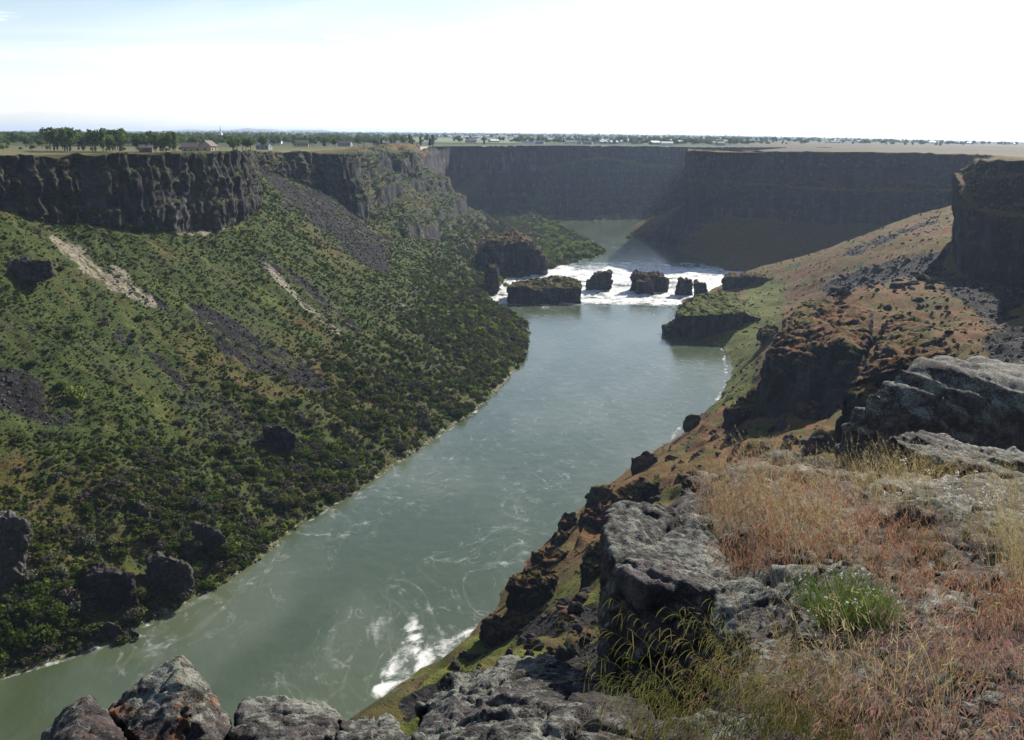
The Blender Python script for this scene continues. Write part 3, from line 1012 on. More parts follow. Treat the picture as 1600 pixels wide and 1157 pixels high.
def remeshed(hulls, voxel):
    bm = bmesh.new()
    for h in hulls:
        hull_into(bm, h)
    bmesh.ops.recalc_face_normals(bm, faces=bm.faces)
    me = bpy.data.meshes.new('tmp')
    bm.to_mesh(me)
    bm.free()
    o = bpy.data.objects.new('tmp', me)
    col.objects.link(o)
    md = o.modifiers.new('r', 'REMESH')
    md.mode = 'VOXEL'
    md.voxel_size = voxel
    dg = bpy.context.evaluated_depsgraph_get()
    me2 = bpy.data.meshes.new_from_object(o.evaluated_get(dg))
    bpy.data.objects.remove(o)
    bpy.data.meshes.remove(me)
    n = len(me2.vertices)
    V = np.zeros(n * 3, np.float32)
    me2.vertices.foreach_get('co', V)
    N = np.zeros(n * 3, np.float32)
    me2.vertices.foreach_get('normal', N)
    E = np.zeros(len(me2.edges) * 2, np.int32)
    me2.edges.foreach_get('vertices', E)
    return me2, V.reshape(-1, 3).astype(float), N.reshape(-1, 3).astype(float), E.reshape(-1, 2)

def relax(V, E, it, f=0.5):
    n = len(V)
    for _ in range(it):
        S = np.zeros_like(V)
        c = np.zeros(n)
        for k in range(3):
            S[:, k] = np.bincount(E[:, 0], V[E[:, 1], k], n) + np.bincount(E[:, 1], V[E[:, 0], k], n)
        c = np.bincount(E[:, 0], minlength=n) + np.bincount(E[:, 1], minlength=n)
        V = V * (1 - f) + f * S / np.maximum(c, 1)[:, None]
    return V

def set_co(me, V):
    me.vertices.foreach_set('co', V.astype(np.float32).ravel())
    me.polygons.foreach_set('use_smooth', np.ones(len(me.polygons), bool))
    me.update()
    n = len(me.vertices)
    N = np.zeros(n * 3, np.float32)
    me.vertices.foreach_get('normal', N)
    return N.reshape(-1, 3)

def far_rock(name, hulls, voxel, amp, feat, label, cat='rock', group=None, dry=0.85, pale=0.0, kind=None, bare=0.0, steep=(0.22, 0.5), light=0.0, lush=0.0):
    """hulls: lists of world points; amp/feat: relief height and size in metres"""
    me, V, N, E = remeshed(hulls, voxel)
    V = relax(V, E, 2)
    cid, f1, f2 = worley(V * np.array([1, 1, 0.6]) / feat)
    d = amp * (1.3 * fbm(V / (feat * 2.2), 3) + 0.55 * ridged(V * np.array([1, 1, 0.3]) / feat, 3) + 0.5 * (cid - 0.5) - 0.6 * (1 - smoothstep(f2 - f1, 0, 0.12)) + 0.40 * fbm(V / (feat * 0.3), 3) + 0.22 * ridged(V / (feat * 0.14), 2) + 1.5 * worley.facet - 0.55)
    V = V + N * d[:, None]
    N2 = set_co(me, V)
    sl = 1 - np.abs(N2[:, 2])
    cl = np.maximum(smoothstep(sl + 0.1 * fbm(V / feat, 2), *steep), bare * (0.75 + 0.5 * fbm(V / feat + 4, 2)))
    cl = np.where(N2[:, 2] < 0, 1, cl)
    at = {'cliff': cl, 'dry': np.full(len(V), dry), 'scree': np.zeros(len(V)), 'pale': pale * np.ones(len(V)), 'light': np.full(len(V), light), 'lush': np.full(len(V), lush)}
    for an, av in at.items():
        a = me.attributes.new(an, 'FLOAT', 'POINT')
        a.data.foreach_set('value', np.asarray(av, np.float32))
    me.materials.clear()
    me.materials.append(MAT_TERRAIN)
    me.name = name
    if kind:
        return link(name, me, kind=kind)
    return link(name, me, label=label, category=cat, group=group)

def pts_at(pix, Y):
    return [PY(a, b, Y) for a, b in pix]

def deep(pts, z):
    return [np.array([p[0], p[1], z]) for p in pts]

def river_rock(front, back, ybase, depth, voxel, amp, feat, label, extra=(), dry=0.85, group=None, cat='rock', zw=3.0, lush=0.25):
    """front/back: pixel outlines; ybase: pixel row where it meets the water"""
    mx = np.mean([p[0] for p in front])
    Yf = PZ(mx, ybase, zw)[1]
    P = pts_at(front, Yf) + pts_at(back, Yf + depth)
    low = [np.array([p[0], p[1], -3.0]) for p in P]
    cx = np.mean([p[0] for p in P]); cyy = np.mean([p[1] for p in P])
    P += [np.array([cx + (p[0] - cx) * 0.96, cyy + (p[1] - cyy) * 0.96, -3.0]) for p in low]
    H = [P]
    for fr, dy, dd in extra:
        Q = pts_at(fr, Yf + dy) + [p + np.array([0, dd, 0]) for p in pts_at(fr, Yf + dy)]
        Q += deep(Q, -3.0)
        H.append(Q)
    return far_rock('boulder', H, voxel, amp, feat, label, cat, group, dry, lush=lush)

river_rock([(791, 452), (795, 470), (840, 474), (868, 473), (905, 463), (909, 451), (860, 452), (800, 450)],
           [(800, 441), (830, 436), (852, 433), (880, 432), (900, 434), (907, 440)], 472, 30, 0.5, 1.2, 4.5,
           'largest rock in the rapids, long and low with a brown grassy top', [([(794, 449), (815, 446), (848, 455), (867, 464), (868, 473), (845, 475), (797, 470)], -5, 9)], 0.55, zw=0.6, lush=0.45)
river_rock([(914, 447), (919, 437), (934, 428), (953, 427), (956, 436), (951, 448), (930, 450)], [(937, 424), (953, 424)], 450, 14, 0.45, 1.7, 5,
           'dark wedge shaped rock standing alone in the white water right of the long low rock')
river_rock([(985, 436), (988, 428), (1010, 432), (1035, 432), (1046, 440), (1040, 450), (1012, 452), (994, 446)], [(990, 424), (1010, 429), (1034, 427)], 452, 14, 0.45, 1.7, 5,
           'forked dark rock with a pale pillar in front, in the middle of the white water', [([(996, 441), (1017, 438), (1021, 448), (1016, 463), (1004, 466), (997, 455)], -14, 12)])
river_rock([(1056, 452), (1058, 438), (1068, 436), (1081, 439), (1083, 448), (1079, 457), (1062, 455)], [(1060, 434), (1080, 438)], 457, 10, 0.4, 1.3, 4,
           'small upright rock left of its smaller twin, near the right end of the rapids')
river_rock([(1085, 458), (1084, 443), (1092, 441), (1104, 445), (1105, 455), (1096, 461)], [(1088, 440), (1103, 443)], 460, 9, 0.4, 1.2, 4,
           'smallest rock of the rapids, close to the grassy point on the right bank')
river_rock([(1129, 438), (1142, 431), (1185, 433), (1235, 440), (1232, 455), (1180, 459), (1130, 452)], [(1140, 427), (1190, 428), (1245, 433)], 458, 26, 0.6, 1.6, 5,
           'long rock shelf on the right bank at the far end of the rapids', dry=0.95)
river_rock([(1058, 494), (1064, 502), (1082, 509), (1110, 510), (1142, 499), (1160, 489), (1150, 512), (1122, 524), (1094, 531), (1062, 522), (1052, 514)],
           [(1064, 474), (1085, 463), (1118, 455), (1146, 460), (1163, 472)], 530, 74, 0.6, 1.1, 5,
           'big flat topped rock with green grass at the pool edge, right bank', [([(1042, 517), (1060, 507), (1085, 513), (1075, 526), (1050, 522)], 4, 18), ([(1130, 502), (1160, 486), (1192, 500), (1180, 524), (1130, 526)], 8, 46)], dry=0.6, zw=0.3, lush=0.75)
river_rock([(738, 412), (741, 397), (757, 384), (790, 382), (822, 379), (838, 394), (853, 402), (855, 426), (806, 432), (760, 428)],
           [(770, 372), (790, 362), (803, 357), (822, 368), (838, 384)], 430, 55, 0.8, 2.4, 8,
           'broad rock knoll with a tan crown beside the willows above the rapids', [([(832, 402), (845, 398), (854, 406), (855, 426), (835, 428)], -6, 14)], dry=0.8, lush=0.3)
river_rock([(757, 430), (762, 418), (776, 418), (779, 440), (776, 452), (758, 455)], [(760, 415), (776, 416)], 455, 14, 0.5, 1.4, 4,
           'squat rock pillar at the left end of the rapids', dry=0.4)
river_rock([(668, 412), (680, 388), (700, 386), (715, 400), (716, 425), (690, 428)], [(680, 384), (708, 388)], 428, 30, 0.7, 2.5, 6,
           'dark rock knob on the green slope left of the tan crowned knoll', dry=0.3)

# surface look-up by picture position, used to stand things on the slopes
def _view(V):
    px, py = project(V)
    return px, py, np.hypot(V[:, 0], V[:, 1])
LPX, LPY, LD = _view(LV)
RPX, RPY, RD = _view(RV)
def on_left(px, py):
    d = np.hypot(LPX - px, LPY - py)
    m = np.where(d < max(5, d.min() + 1))[0]
    return LV[m[np.argmin(LD[m])]]
def on_right(px, py):
    d = np.hypot(RPX - px, RPY - py)
    m = np.where(d < max(5, d.min() + 1))[0]
    return RV[m[np.argmin(RD[m])]]

ROCKFOOT = []
def slope_rock(pick, outline, depth, voxel, amp, feat, label, side=on_left, dry=0.4, cat='rock', tilt=0.0, pale=0.0, sink=1.5):
    """outline in pixels stood on the slope at pick; extruded away from the camera"""
    g = side(*pick)
    P = []
    Y = g[1]
    ymin, ymax = min(p[1] for p in outline), max(p[1] for p in outline)
    cx = np.mean([p[0] for p in outline])
    rr = random.Random(int(pick[0] * 7 + pick[1]))
    for a, b in outline:
        f = (ymax - b) / (ymax - ymin)                 # 0 at the foot, 1 at the top
        P.append(PY(a, b, Y - 0.3 + f * depth * 0.35 + rr.uniform(-0.3, 0.3)))
        q = PY(cx + (a - cx) * 0.7, b, Y + 0.6 * depth)
        P.append(q + np.array([-0.35 * depth * f, 0.3 * depth, rr.uniform(-0.2, 0.2) * depth * f]))
    foot = sorted(outline, key=lambda q: -q[1])[:3]
    for a, b in foot:
        ROCKFOOT.append((PY(a, b + 3, Y - 1.6), 0.04 * Y * (ymax - ymin) / 150))
    lo = [p for p in P]
    P += [p - np.array([0, -1.0, sink]) for p in lo[:]]
    return far_rock('rock', [P], voxel, amp, feat, label, cat, None, dry, pale, bare=0.8, light=max(pale, 0.12))

slope_rock((40, 440), [(-30, 414), (20, 410), (78, 406), (82, 426), (60, 436), (20, 444), (-30, 446)], 8, 0.4, 0.9, 2.0, 'row of short basalt columns on the left slope under the big cliff', dry=0.2, pale=0.3)
slope_rock((265, 935), [(232, 880), (252, 868), (296, 882), (301, 905), (290, 932), (250, 945), (234, 920)], 9, 0.22, 0.7, 2.2, 'large grey block with cracked layers above the near left shore', cat='rock', pale=0.42)
slope_rock((165, 950), [(122, 912), (150, 893), (205, 898), (216, 928), (205, 960), (135, 964)], 8, 0.25, 0.8, 2.5, 'dark rock face in shade left of the cracked grey block', dry=0.3, pale=0.0)
slope_rock((176, 1008), [(156, 980), (170, 972), (186, 978), (195, 992), (192, 1002), (176, 1009), (156, 1008)], 4, 0.15, 0.35, 1.4, 'pointed grey boulder at the water edge of the near left shore', pale=0.42)
slope_rock((205, 998), [(197, 990), (208, 985), (216, 990), (212, 997), (198, 998)], 2, 0.12, 0.2, 0.8, 'small low stone at the waterline right of the pointed grey boulder', pale=0.3)
slope_rock((330, 865), [(300, 822), (318, 816), (354, 840), (355, 856), (338, 864), (310, 850)], 6, 0.2, 0.5, 1.6, 'tilted grey slab among bushes above the cracked block', pale=0.42)
slope_rock((285, 868), [(275, 850), (290, 848), (294, 864), (280, 870)], 3, 0.15, 0.3, 1.1, 'small grey stone just below the tilted slab', pale=0.42)
slope_rock((435, 705), [(412, 672), (438, 664), (463, 680), (462, 706), (440, 712), (414, 704)], 7, 0.3, 0.8, 2.2, 'dark weathered rock half way up the left slope')
slope_rock((232, 812), [(212, 792), (222, 788), (232, 796), (232, 812), (214, 812)], 4, 0.18, 0.4, 1.3, 'lone grey rock among bushes on the lower left slope', pale=0.42)
slope_rock((10, 930), [(-70, 830), (-20, 806), (30, 808), (47, 822), (38, 850), (18, 872), (14, 900), (10, 945), (0, 975), (-70, 985)], 9, 0.25, 0.8, 2.6, 'pale tan rock bluff with a bushy top cut by the left picture edge', dry=0.2, pale=0.75)

# mid cliff of the right bank and the dark spur in front of it
def wpts(*q):
    return [PY(*a) for a in q]
h1 = wpts((1200, 560, 312), (1256, 549, 305), (1310, 530, 300), (1352, 545, 290), (1222, 508, 360), (1250, 480, 402), (1300, 468, 424), (1362, 482, 392),
          (1184, 596, 320), (1209, 622, 318), (1253, 660, 288), (1303, 668, 281), (1365, 640, 285))
h1 += deep(h1, 24)
h2 = wpts((1366, 556, 286), (1395, 552, 272), (1440, 558, 262), (1500, 552, 262), (1384, 500, 372), (1420, 492, 385), (1480, 520, 330), (1370, 640, 282), (1440, 640, 265))
h2 += deep(h2, 30)
far_rock('rock_bluff', [h1, h2], 0.72, 1.35, 5.5, 'broad dark rock bluff with a red grassy top in the middle of the right bank', 'cliff', dry=1.0, steep=(0.12, 0.30))
h3 = wpts((1312, 625, 150), (1322, 602, 152), (1345, 582, 154), (1388, 562, 156), (1420, 552, 156), (1480, 552, 156), (1300, 705, 146), (1330, 720, 144), (1480, 740, 140), (1345, 576, 164), (1400, 556, 168))
h3 += deep(h3, 70)
far_rock('rock_bluff', [h3], 0.5, 0.9, 3.4, 'dark craggy spur between the red topped bluff and the pale ridged outcrop', 'cliff', dry=0.9, steep=(0.10, 0.26))

# blocks along the near right shore
def bank_block(top, base_px, dz, depth, label, voxel=0.34, amp=0.7, feat=2.4, dry=1.0, name='rock'):
    """top: pixel outline of the upper face front edge + back edge, stood at the distance of base_px on the bank"""
    g = on_right(*base_px)
    ym = max(p[1] for p in top)
    yt = min(p[1] for p in top)
    P = []
    for a, b in top:
        f = (ym - b) / max(ym - yt, 1)
        P.append(PY(a, b, g[1] + f * depth))
    P += [p + np.array([0, 0.4, -dz]) for p in P]
    return far_rock(name, [P], voxel, amp, feat, label, 'rock', None, dry)
bank_block([(914, 775), (922, 764), (952, 757), (962, 770), (950, 782), (918, 786)], (935, 795), 8, 6, 'square rock knob with an orange grassy top at the waterline', dry=1.0)
bank_block([(955, 765), (1000, 745), (1030, 752), (1000, 775), (960, 785)], (985, 790), 8, 8, 'grey rock ledge right of the orange topped knob')
bank_block([(872, 812), (880, 800), (898, 800), (902, 812), (880, 820)], (885, 825), 6, 4, 'upper of two small dark blocks stepping down to the water', feat=1.8)
bank_block([(861, 836), (872, 826), (892, 828), (888, 840), (866, 844)], (875, 848), 5, 4, 'lower of two small dark blocks stepping down to the water', feat=1.8)
bank_block([(905, 800), (935, 785), (960, 790), (950, 812), (915, 818)], (925, 825), 6, 6, 'rounded grey rock above the two small dark blocks', feat=2.2)
bank_block([(790, 912), (812, 888), (845, 880), (872, 892), (862, 912), (826, 920)], (825, 960), 13, 8, 'big steep grey block dropping straight into the river', voxel=0.25, amp=0.8)
bank_block([(832, 862), (862, 850), (885, 862), (870, 880), (840, 878)], (850, 885), 6, 6, 'sloping rock above the big steep block', feat=2.0)
bank_block([(748, 978), (760, 964), (800, 958), (832, 962), (822, 980), (766, 990)], (780, 1005), 9, 6, 'dark crumbling ledge right of the white foam swirl', voxel=0.22, amp=0.9, feat=1.8, dry=0.7)
bank_block([(905, 880), (925, 850), (942, 845), (950, 880), (925, 900)], (925, 905), 7, 6, 'dark rounded rock just left of the near black block')
bank_block([(985, 715), (1010, 705), (1030, 712), (1010, 726), (988, 728)], (1005, 730), 5, 5, 'low dark ledge at the waterline above the orange topped knob')
bank_block([(1068, 655), (1078, 645), (1095, 648), (1092, 660), (1072, 664)], (1080, 666), 4, 4, 'small dark rock on the shore under the narrow beach')
bank_block([(1130, 640), (1165, 615), (1205, 600), (1215, 615), (1160, 650)], (1170, 650), 7, 12, 'long dark ledge below the red topped bluff')
bank_block([(1185, 512), (1200, 506), (1218, 510), (1210, 524), (1190, 524)], (1200, 528), 6, 10, 'brown knob on the green flat behind the bluff')

def boulder_variant(seed):
    r = np.random.default_rng(seed)
    P = r.normal(size=(14, 3))
    P /= np.linalg.norm(P, axis=1)[:, None]
    P *= (0.75 + 0.5 * r.random((14, 1))) * np.array([1.1, 0.9, 0.72])
    me, V, N, E = remeshed([P], 0.14)
    cid, f1, f2 = worley(V / 0.8 + seed)
    d = 0.16 * worley.facet + 0.12 * (cid - 0.5) - 0.07 * (1 - smoothstep(f2 - f1, 0, 0.1)) + 0.08 * fbm(V / 0.4 + seed, 3)
    N2 = set_co(me, V + N * d[:, None])
    for an, av in {'cliff': np.where(N2[:, 2] > 0.8, 0.5, 1.0), 'dry': np.ones(len(V))}.items():
        a = me.attributes.new(an, 'FLOAT', 'POINT')
        a.data.foreach_set('value', np.asarray(av, np.float32))
    me.materials.clear()
    me.materials.append(MAT_TERRAIN)
    me.name = 'boulder'
    return me
BOULDERS = [boulder_variant(q) for q in range(6)]
def strew():
    r = np.random.default_rng(61)
    spec = [([(770, 985), (850, 935), (930, 900), (940, 1010), (860, 1030), (640, 1085), (610, 1100)], 60, 0.5, 2.2, 'dark boulder on the mossy slope beside the foam swirl', 'boulders on the mossy slope'),
            ([(880, 860), (960, 790), (1060, 720), (1090, 740), (960, 850), (900, 910)], 34, 0.6, 2.2, 'dark boulder on the red grass slope above the near right shore', 'boulders above the near right shore'),
            ([(1010, 720), (1130, 650), (1290, 690), (1250, 730), (1100, 730)], 40, 0.6, 2.6, 'dark boulder on the slope under the red topped bluff', 'boulders under the bluff'),
            ([(1290, 460), (1320, 425), (1400, 405), (1490, 400), (1480, 450), (1380, 455)], 60, 1.2, 4.2, 'black boulder in the rock band below the right cliff', 'rock band below the right cliff'),
            ([(1380, 480), (1480, 450), (1560, 560), (1440, 545)], 34, 0.7, 2.0, 'dark boulder on the upper grass terrace', 'boulders on the upper terrace'),
            ([(1180, 440), (1290, 450), (1240, 500), (1200, 590), (1150, 620), (1150, 560)], 24, 0.5, 1.8, 'dark boulder on the green shelf by the pool', 'boulders on the green shelf')]
    for poly, n, s0, s1, lab, grp in spec:
        xs, ys = [q[0] for q in poly], [q[1] for q in poly]
        k = 0
        while k < n:
            px, py = r.uniform(min(xs), max(xs)), r.uniform(min(ys), max(ys))
            if not in_poly(np.array([px]), np.array([py]), poly)[0]:
                continue
            k += 1
            g = on_right(px, py)
            s = s0 + (s1 - s0) * r.random() ** 2.2
            o = link('boulder', BOULDERS[int(r.integers(6))], None, (g[0], g[1], g[2] + 0.15 * s), label=('large ' if s > s0 + 0.4 * (s1 - s0) else ('small ' if s < s0 + 0.08 * (s1 - s0) else '')) + lab, category='boulder', group=grp)
            o.scale = (s * r.uniform(0.8, 1.3), s * r.uniform(0.8, 1.3), s * r.uniform(0.7, 1.1))
            o.rotation_euler = (r.uniform(-0.3, 0.3), r.uniform(-0.3, 0.3), r.uniform(0, 6.28))
strew()

# ------------------------------------------------------------------ near basalt
def make_near_mat():
    m, nb, bs = new_mat('lichen_basalt')
    p = nb.pos()
    n1 = nb.noise(p, 3.0, 8, 0.68)
    n2 = nb.noise(p, 14.0, 6, 0.7)
    n3 = nb.noise(p, 0.9, 4, 0.6)
    rock = nb.ramp(n1, [(0.30, (0.014, 0.012, 0.012)), (0.5, (0.042, 0.036, 0.036)), (0.68, (0.105, 0.090, 0.090))])
    g = nb.new('ShaderNodeNewGeometry')
    sep = nb.new('ShaderNodeSeparateXYZ')
    nb.l.new(g.outputs['Normal'], sep.inputs[0])
    up = nb.smooth(sep.outputs[2], 0.0, 0.8)
    li = nb.math('MULTIPLY', nb.smooth(nb.math('ADD', nb.math('MULTIPLY', n2, 0.55), nb.math('MULTIPLY', n3, 0.45)), 0.47, 0.56), nb.math('ADD', nb.math('MULTIPLY', up, 0.92), 0.08))
    lic = nb.ramp(nb.noise(p, 6.0, 4), [(0.35, (0.14, 0.155, 0.125)), (0.6, (0.25, 0.26, 0.22)), (0.75, (0.38, 0.37, 0.33))])
    rock = nb.mix(nb.math('MULTIPLY', li, 0.85), rock, lic)
    orl = nb.math('MULTIPLY', nb.smooth(nb.noise(p, 4.2, 6, 0.7), 0.54, 0.64), nb.attr('rust'))
    rock = nb.mix(orl, rock, (0.22, 0.095, 0.045))
    pits = nb.voro(p, 38.0, 'F1', 'Distance')
    pit = nb.smooth(pits, 0.08, 0.30)
    rock = nb.mix(nb.math('SUBTRACT', 1.0, nb.math('ADD', nb.math('MULTIPLY', pit, 0.4), 0.6)), rock, (0.015, 0.013, 0.013))
    nb.set(bs.inputs['Base Color'], rock)
    bs.inputs['Roughness'].default_value = 0.88
    bs.inputs['Specular IOR Level'].default_value = 0.25
    b = nb.bump(n2, 0.9, 0.05)
    b = nb.bump(pit, 0.8, 0.02, b)
    b = nb.bump(nb.noise(p, 60, 4, 0.7), 0.5, 0.006, b)
    nb.set(bs.inputs['Normal'], b)
    return m
MAT_NEAR = make_near_mat()

def near_relief(V, s):
    """s: block size in metres"""
    cid, f1, f2 = worley((V + 0.25 * s * np.stack([fbm(V / s, 2), fbm(V / s + 5, 2), fbm(V / s + 9, 2)], 1)) / s)
    d = 0.10 * s * (cid - 0.5) - 0.10 * s * (1 - smoothstep(f2 - f1, 0, 0.10))
    d += 0.20 * s * worley.facet
    c2, g1, g2 = worley(V / (0.36 * s) + 3.7)
    d += 0.10 * 0.36 * s * (c2 - 0.5) + 0.13 * 0.36 * s * worley.facet - 0.03 * s * (1 - smoothstep(g2 - g1, 0, 0.08))
    d += 0.12 * s * fbm(V / (1.3 * s), 3) + 0.022 * s * ridged(V / (0.30 * s), 3) + 0.028 * s * fbm(V / (0.08 * s), 4, 0.6)
    return d

def near_rock(hulls, voxel, s, label, rust=0.0, amp=1.0, cat='rock', soft=2, strata=None, name='rock', grit=0.0):
    me, V, N, E = remeshed(hulls, voxel)
    V = relax(V, E, soft)
    d = amp * near_relief(V, s)
    if grit:
        d = d + grit * (1.1 * fbm(V / 0.10, 4, 0.62) + 0.8 * ridged(V / 0.16, 3))
    if strata is not None:
        ax, per, am = strata
        q = V @ np.array(ax, float) + 0.5 * per * fbm(V / (3 * per), 3)
        f = (q / per) % 1.0
        d = d + am * (smoothstep(f, 0.0, 0.75) - smoothstep(f, 0.8, 1.0))
    V = V + N * d[:, None]
    set_co(me, V)
    a = me.attributes.new('rust', 'FLOAT', 'POINT')
    a.data.foreach_set('value', np.full(len(V), rust, np.float32))
    me.materials.clear()
    me.materials.append(MAT_NEAR)
    return link(name, me, label=label, category=cat)

# ridged outcrop and flat slab further along the rim
P = wpts((1328, 655, 43), (1366, 615, 44), (1396, 585, 45), (1425, 569, 46), (1462, 565, 47), (1510, 578, 48), (1570, 592, 47), (1760, 640, 46),
         (1470, 562, 50), (1580, 572, 54), (1760, 590, 56), (1306, 740, 45), (1420, 760, 46.5), (1760, 790, 47))
P += deep(P, 98)
near_rock([P], 0.19, 2.6, 'large dark outcrop with pale ridged top edge at the right picture edge', cat='outcrop', amp=0.42, strata=((0.35, 0.2, 0.9), 0.9, 0.22), name='rock_outcrop')
P = wpts((1388, 679, 13.6), (1430, 681, 14.2), (1500, 688, 14.8), (1560, 702, 15), (1640, 722, 15), (1640, 775, 12.6), (1560, 762, 12.6), (1480, 738, 13), (1428, 712, 13.2))
P += [p - np.array([-0.15, -0.2, 0.42]) for p in P]
P2 = wpts((1450, 705, 13.7), (1640, 725, 14), (1640, 800, 12.9), (1480, 760, 13.2))
P2 += deep(P2, 113)
near_rock([P, P2], 0.042, 0.9, 'pale flat slab tilting up to the left below the ridged outcrop', amp=0.7, cat='slab', strata=((0.35, -0.5, 0.8), 0.16, 0.03), name='rock_slab')

# ------------------------------------------------------------------ foreground ledge
FG = [PY(*q) for q in [
    (1640, 1190, 2.35), (1600, 1157, 2.6), (1450, 1157, 2.62), (1300, 1157, 2.75), (1150, 1190, 2.9), (1400, 1060, 3.35), (1530, 1030, 3.5), (1620, 1010, 3.6),
    (1250, 1050, 3.75), (1250, 965, 4.9), (1330, 985, 4.45), (1500, 950, 4.6), (1620, 900, 5.1), (1190, 930, 5.6), (1160, 890, 6.2), (1290, 880, 5.9), (1400, 880, 5.8),
    (1560, 830, 6.5), (1300, 805, 7.3), (1200, 790, 8.2), (1110, 780, 8.4), (1400, 790, 7.9), (1200, 722, 10.2), (1262, 738, 9.9), (1350, 752, 9.6), (1500, 790, 8.8),
    (1620, 800, 8.8), (1460, 752, 11), (1100, 742, 10)]]
FG.append(np.array([1.5, 0.4, 118.55]))
FG.append(np.array([-1.0, 0.2, 118.5]))
FG.append(np.array([0.3, 1.6, 118.2]))
FG = np.array(FG)
_FX, _FW = tps_fit(FG, 1e-5)
def fg_z0(x, y):
    X = np.stack([x, y], 1) / 100
    r2 = ((X[:, None] - _FX[None]) ** 2).sum(-1)
    K = 0.5 * r2 * np.log(np.maximum(r2, 1e-14))
    return K @ _FW[:-3] + _FW[-3] + X @ _FW[-2:]
EDGE = [tuple(p[:2]) for p in wpts((1035, 880, 6.4), (1062, 775, 8.6), (1085, 735, 10.2), (1175, 708, 11.2), (1250, 722, 11.0), (1330, 742, 10.6), (1440, 738, 12), (1640, 770, 12.6))] + [(14, 10.0), (9, -1.5), (-2.0, -1.5), (-2.0, 0.9), (0.1, 2.3)]
EDGE += [tuple(p[:2]) for p in wpts((1130, 1120, 3.2), (1180, 1000, 4.4), (1120, 940, 5.5))]
def edge_dist(x, y):
    best = np.full(len(x), 1e9)
    n = len(EDGE)
    for i in range(n):
        (ax, ay), (bx, by) = EDGE[i], EDGE[(i + 1) % n]
        dx, dy = bx - ax, by - ay
        u = np.clip(((x - ax) * dx + (y - ay) * dy) / (dx * dx + dy * dy), 0, 1)
        best = np.minimum(best, np.hypot(x - ax - u * dx, y - ay - u * dy))
    return np.where(in_poly(x, y, EDGE), -best, best)

def fg_height(x, y):
    z = fg_z0(x, y)
    ed = edge_dist(x, y)
    drop = smoothstep(ed, -0.05, 0.9) * 3.2 + np.maximum(ed, 0) * 1.6
    return z - drop, ed

def build_fg():
    # polar sheet round the photographer, finer close by
    na, nr = 520, 440
    a = np.radians(np.linspace(-62, 66, na))
    r = 1.5 * (15.5 / 1.5) ** (np.arange(nr) / (nr - 1))
    A_, R2 = np.meshgrid(a, r, indexing='ij')
    x = (R2 * np.sin(A_)).ravel()
    y = (R2 * np.cos(A_)).ravel() - 0.2
    z, ed = np.zeros(len(x)), np.zeros(len(x))
    for s in range(0, len(x), 50000):
        z[s:s + 50000], ed[s:s + 50000] = fg_height(x[s:s + 50000], y[s:s + 50000])
    V = np.stack([x, y, z], 1)
    N = grid_normals(V.reshape(na, nr, 3)).reshape(-1, 3)
    if N[:, 2].mean() < 0:
        N = -N
    d = 1.0 * near_relief(V, 0.55) + 0.09 * fbm(V / 0.9, 4) - 0.05
    # tilted layers of the lava
    q = V @ np.array([0.45, -0.35, 0.85]) + 0.10 * fbm(V / 0.8, 3)
    f = (q / 0.23) % 1.0
    d += 0.07 * (smoothstep(f, 0, 0.7) - smoothstep(f, 0.75, 1)) * smoothstep(fbm(V / 1.5, 2), -0.2, 0.3)
    V = V + N * d[:, None]
    keep = z > 113.0
    Fq = grid_faces(na, nr)
    Fq = Fq[keep[Fq].all(1)]
    me = mesh_from('rim_ledge', V, Fq, MAT_NEAR, True, {'rust': 0.12 * np.ones(len(V))})
    link('rim_ledge_ground', me, kind='structure')
    return V
FGV = build_fg()

# black block on the edge
P = wpts((945, 832, 6.55), (953, 806, 6.95), (985, 795, 7.25), (1014, 793, 7.3), (1062, 803, 7.2), (1110, 820, 7.0), (1128, 856, 6.6), (1140, 900, 6.1),
         (958, 884, 5.95), (988, 902, 5.75), (1020, 918, 5.65), (1075, 912, 5.7), (1150, 925, 5.7))
P += wpts((940, 1060, 6.4), (950, 1062, 5.85), (1000, 1080, 5.55), (1080, 1060, 5.5), (1190, 1010, 5.5), (1160, 1000, 6.2), (960, 1040, 7.0), (1100, 1000, 7.2))
P += deep(P[-8:], 115.6)
near_rock([P], 0.0175, 0.85, 'black upright block with a pale rough top at the brink of the rim', amp=0.42, soft=1, grit=0.024, cat='block', name='rock_block')
P = wpts((1120, 905, 5.9), (1160, 895, 5.9), (1210, 925, 5.5), (1225, 975, 5.0), (1190, 1000, 4.9), (1130, 960, 5.4), (1115, 1000, 5.2), (1200, 1040, 4.8))
P += [p - np.array([0, -0.1, 0.8]) for p in P]
near_rock([P], 0.0175, 0.6, 'lichen covered rock between the black block and the green bush', amp=0.5, grit=0.02)

# rocks along the bottom of the picture, standing below the rim
def spire(pix, Y, Yb, zb, **k):
    P = wpts(*pix)
    return P + deep(P, zb)
P = wpts((282, 1026, 6.2), (270, 1034, 6.05), (300, 1058, 6.1), (352, 1104, 6.0), (240, 1062, 5.9), (166, 1108, 5.7), (362, 1150, 5.8), (300, 1110, 5.55), (230, 1170, 5.3), (340, 1180, 5.5), (160, 1170, 5.7), (330, 1090, 6.5), (200, 1110, 6.4))
P += deep(P[2:], 114.2)
near_rock([P], 0.0175, 0.34, 'pyramid shaped rock with rusty left face at the bottom of the picture', rust=0.85, amp=0.5, soft=1, grit=0.016)
P = wpts((140, 1084, 5.7), (130, 1092, 5.6), (62, 1146, 5.4), (158, 1110, 5.6), (205, 1165, 5.2), (120, 1170, 5.0), (60, 1180, 5.3), (150, 1105, 6.0))
P += deep(P[2:], 114.0)
near_rock([P], 0.0175, 0.32, 'smaller pointed grey rock left of the rusty pyramid', rust=0.15, amp=0.5, soft=1, grit=0.016)
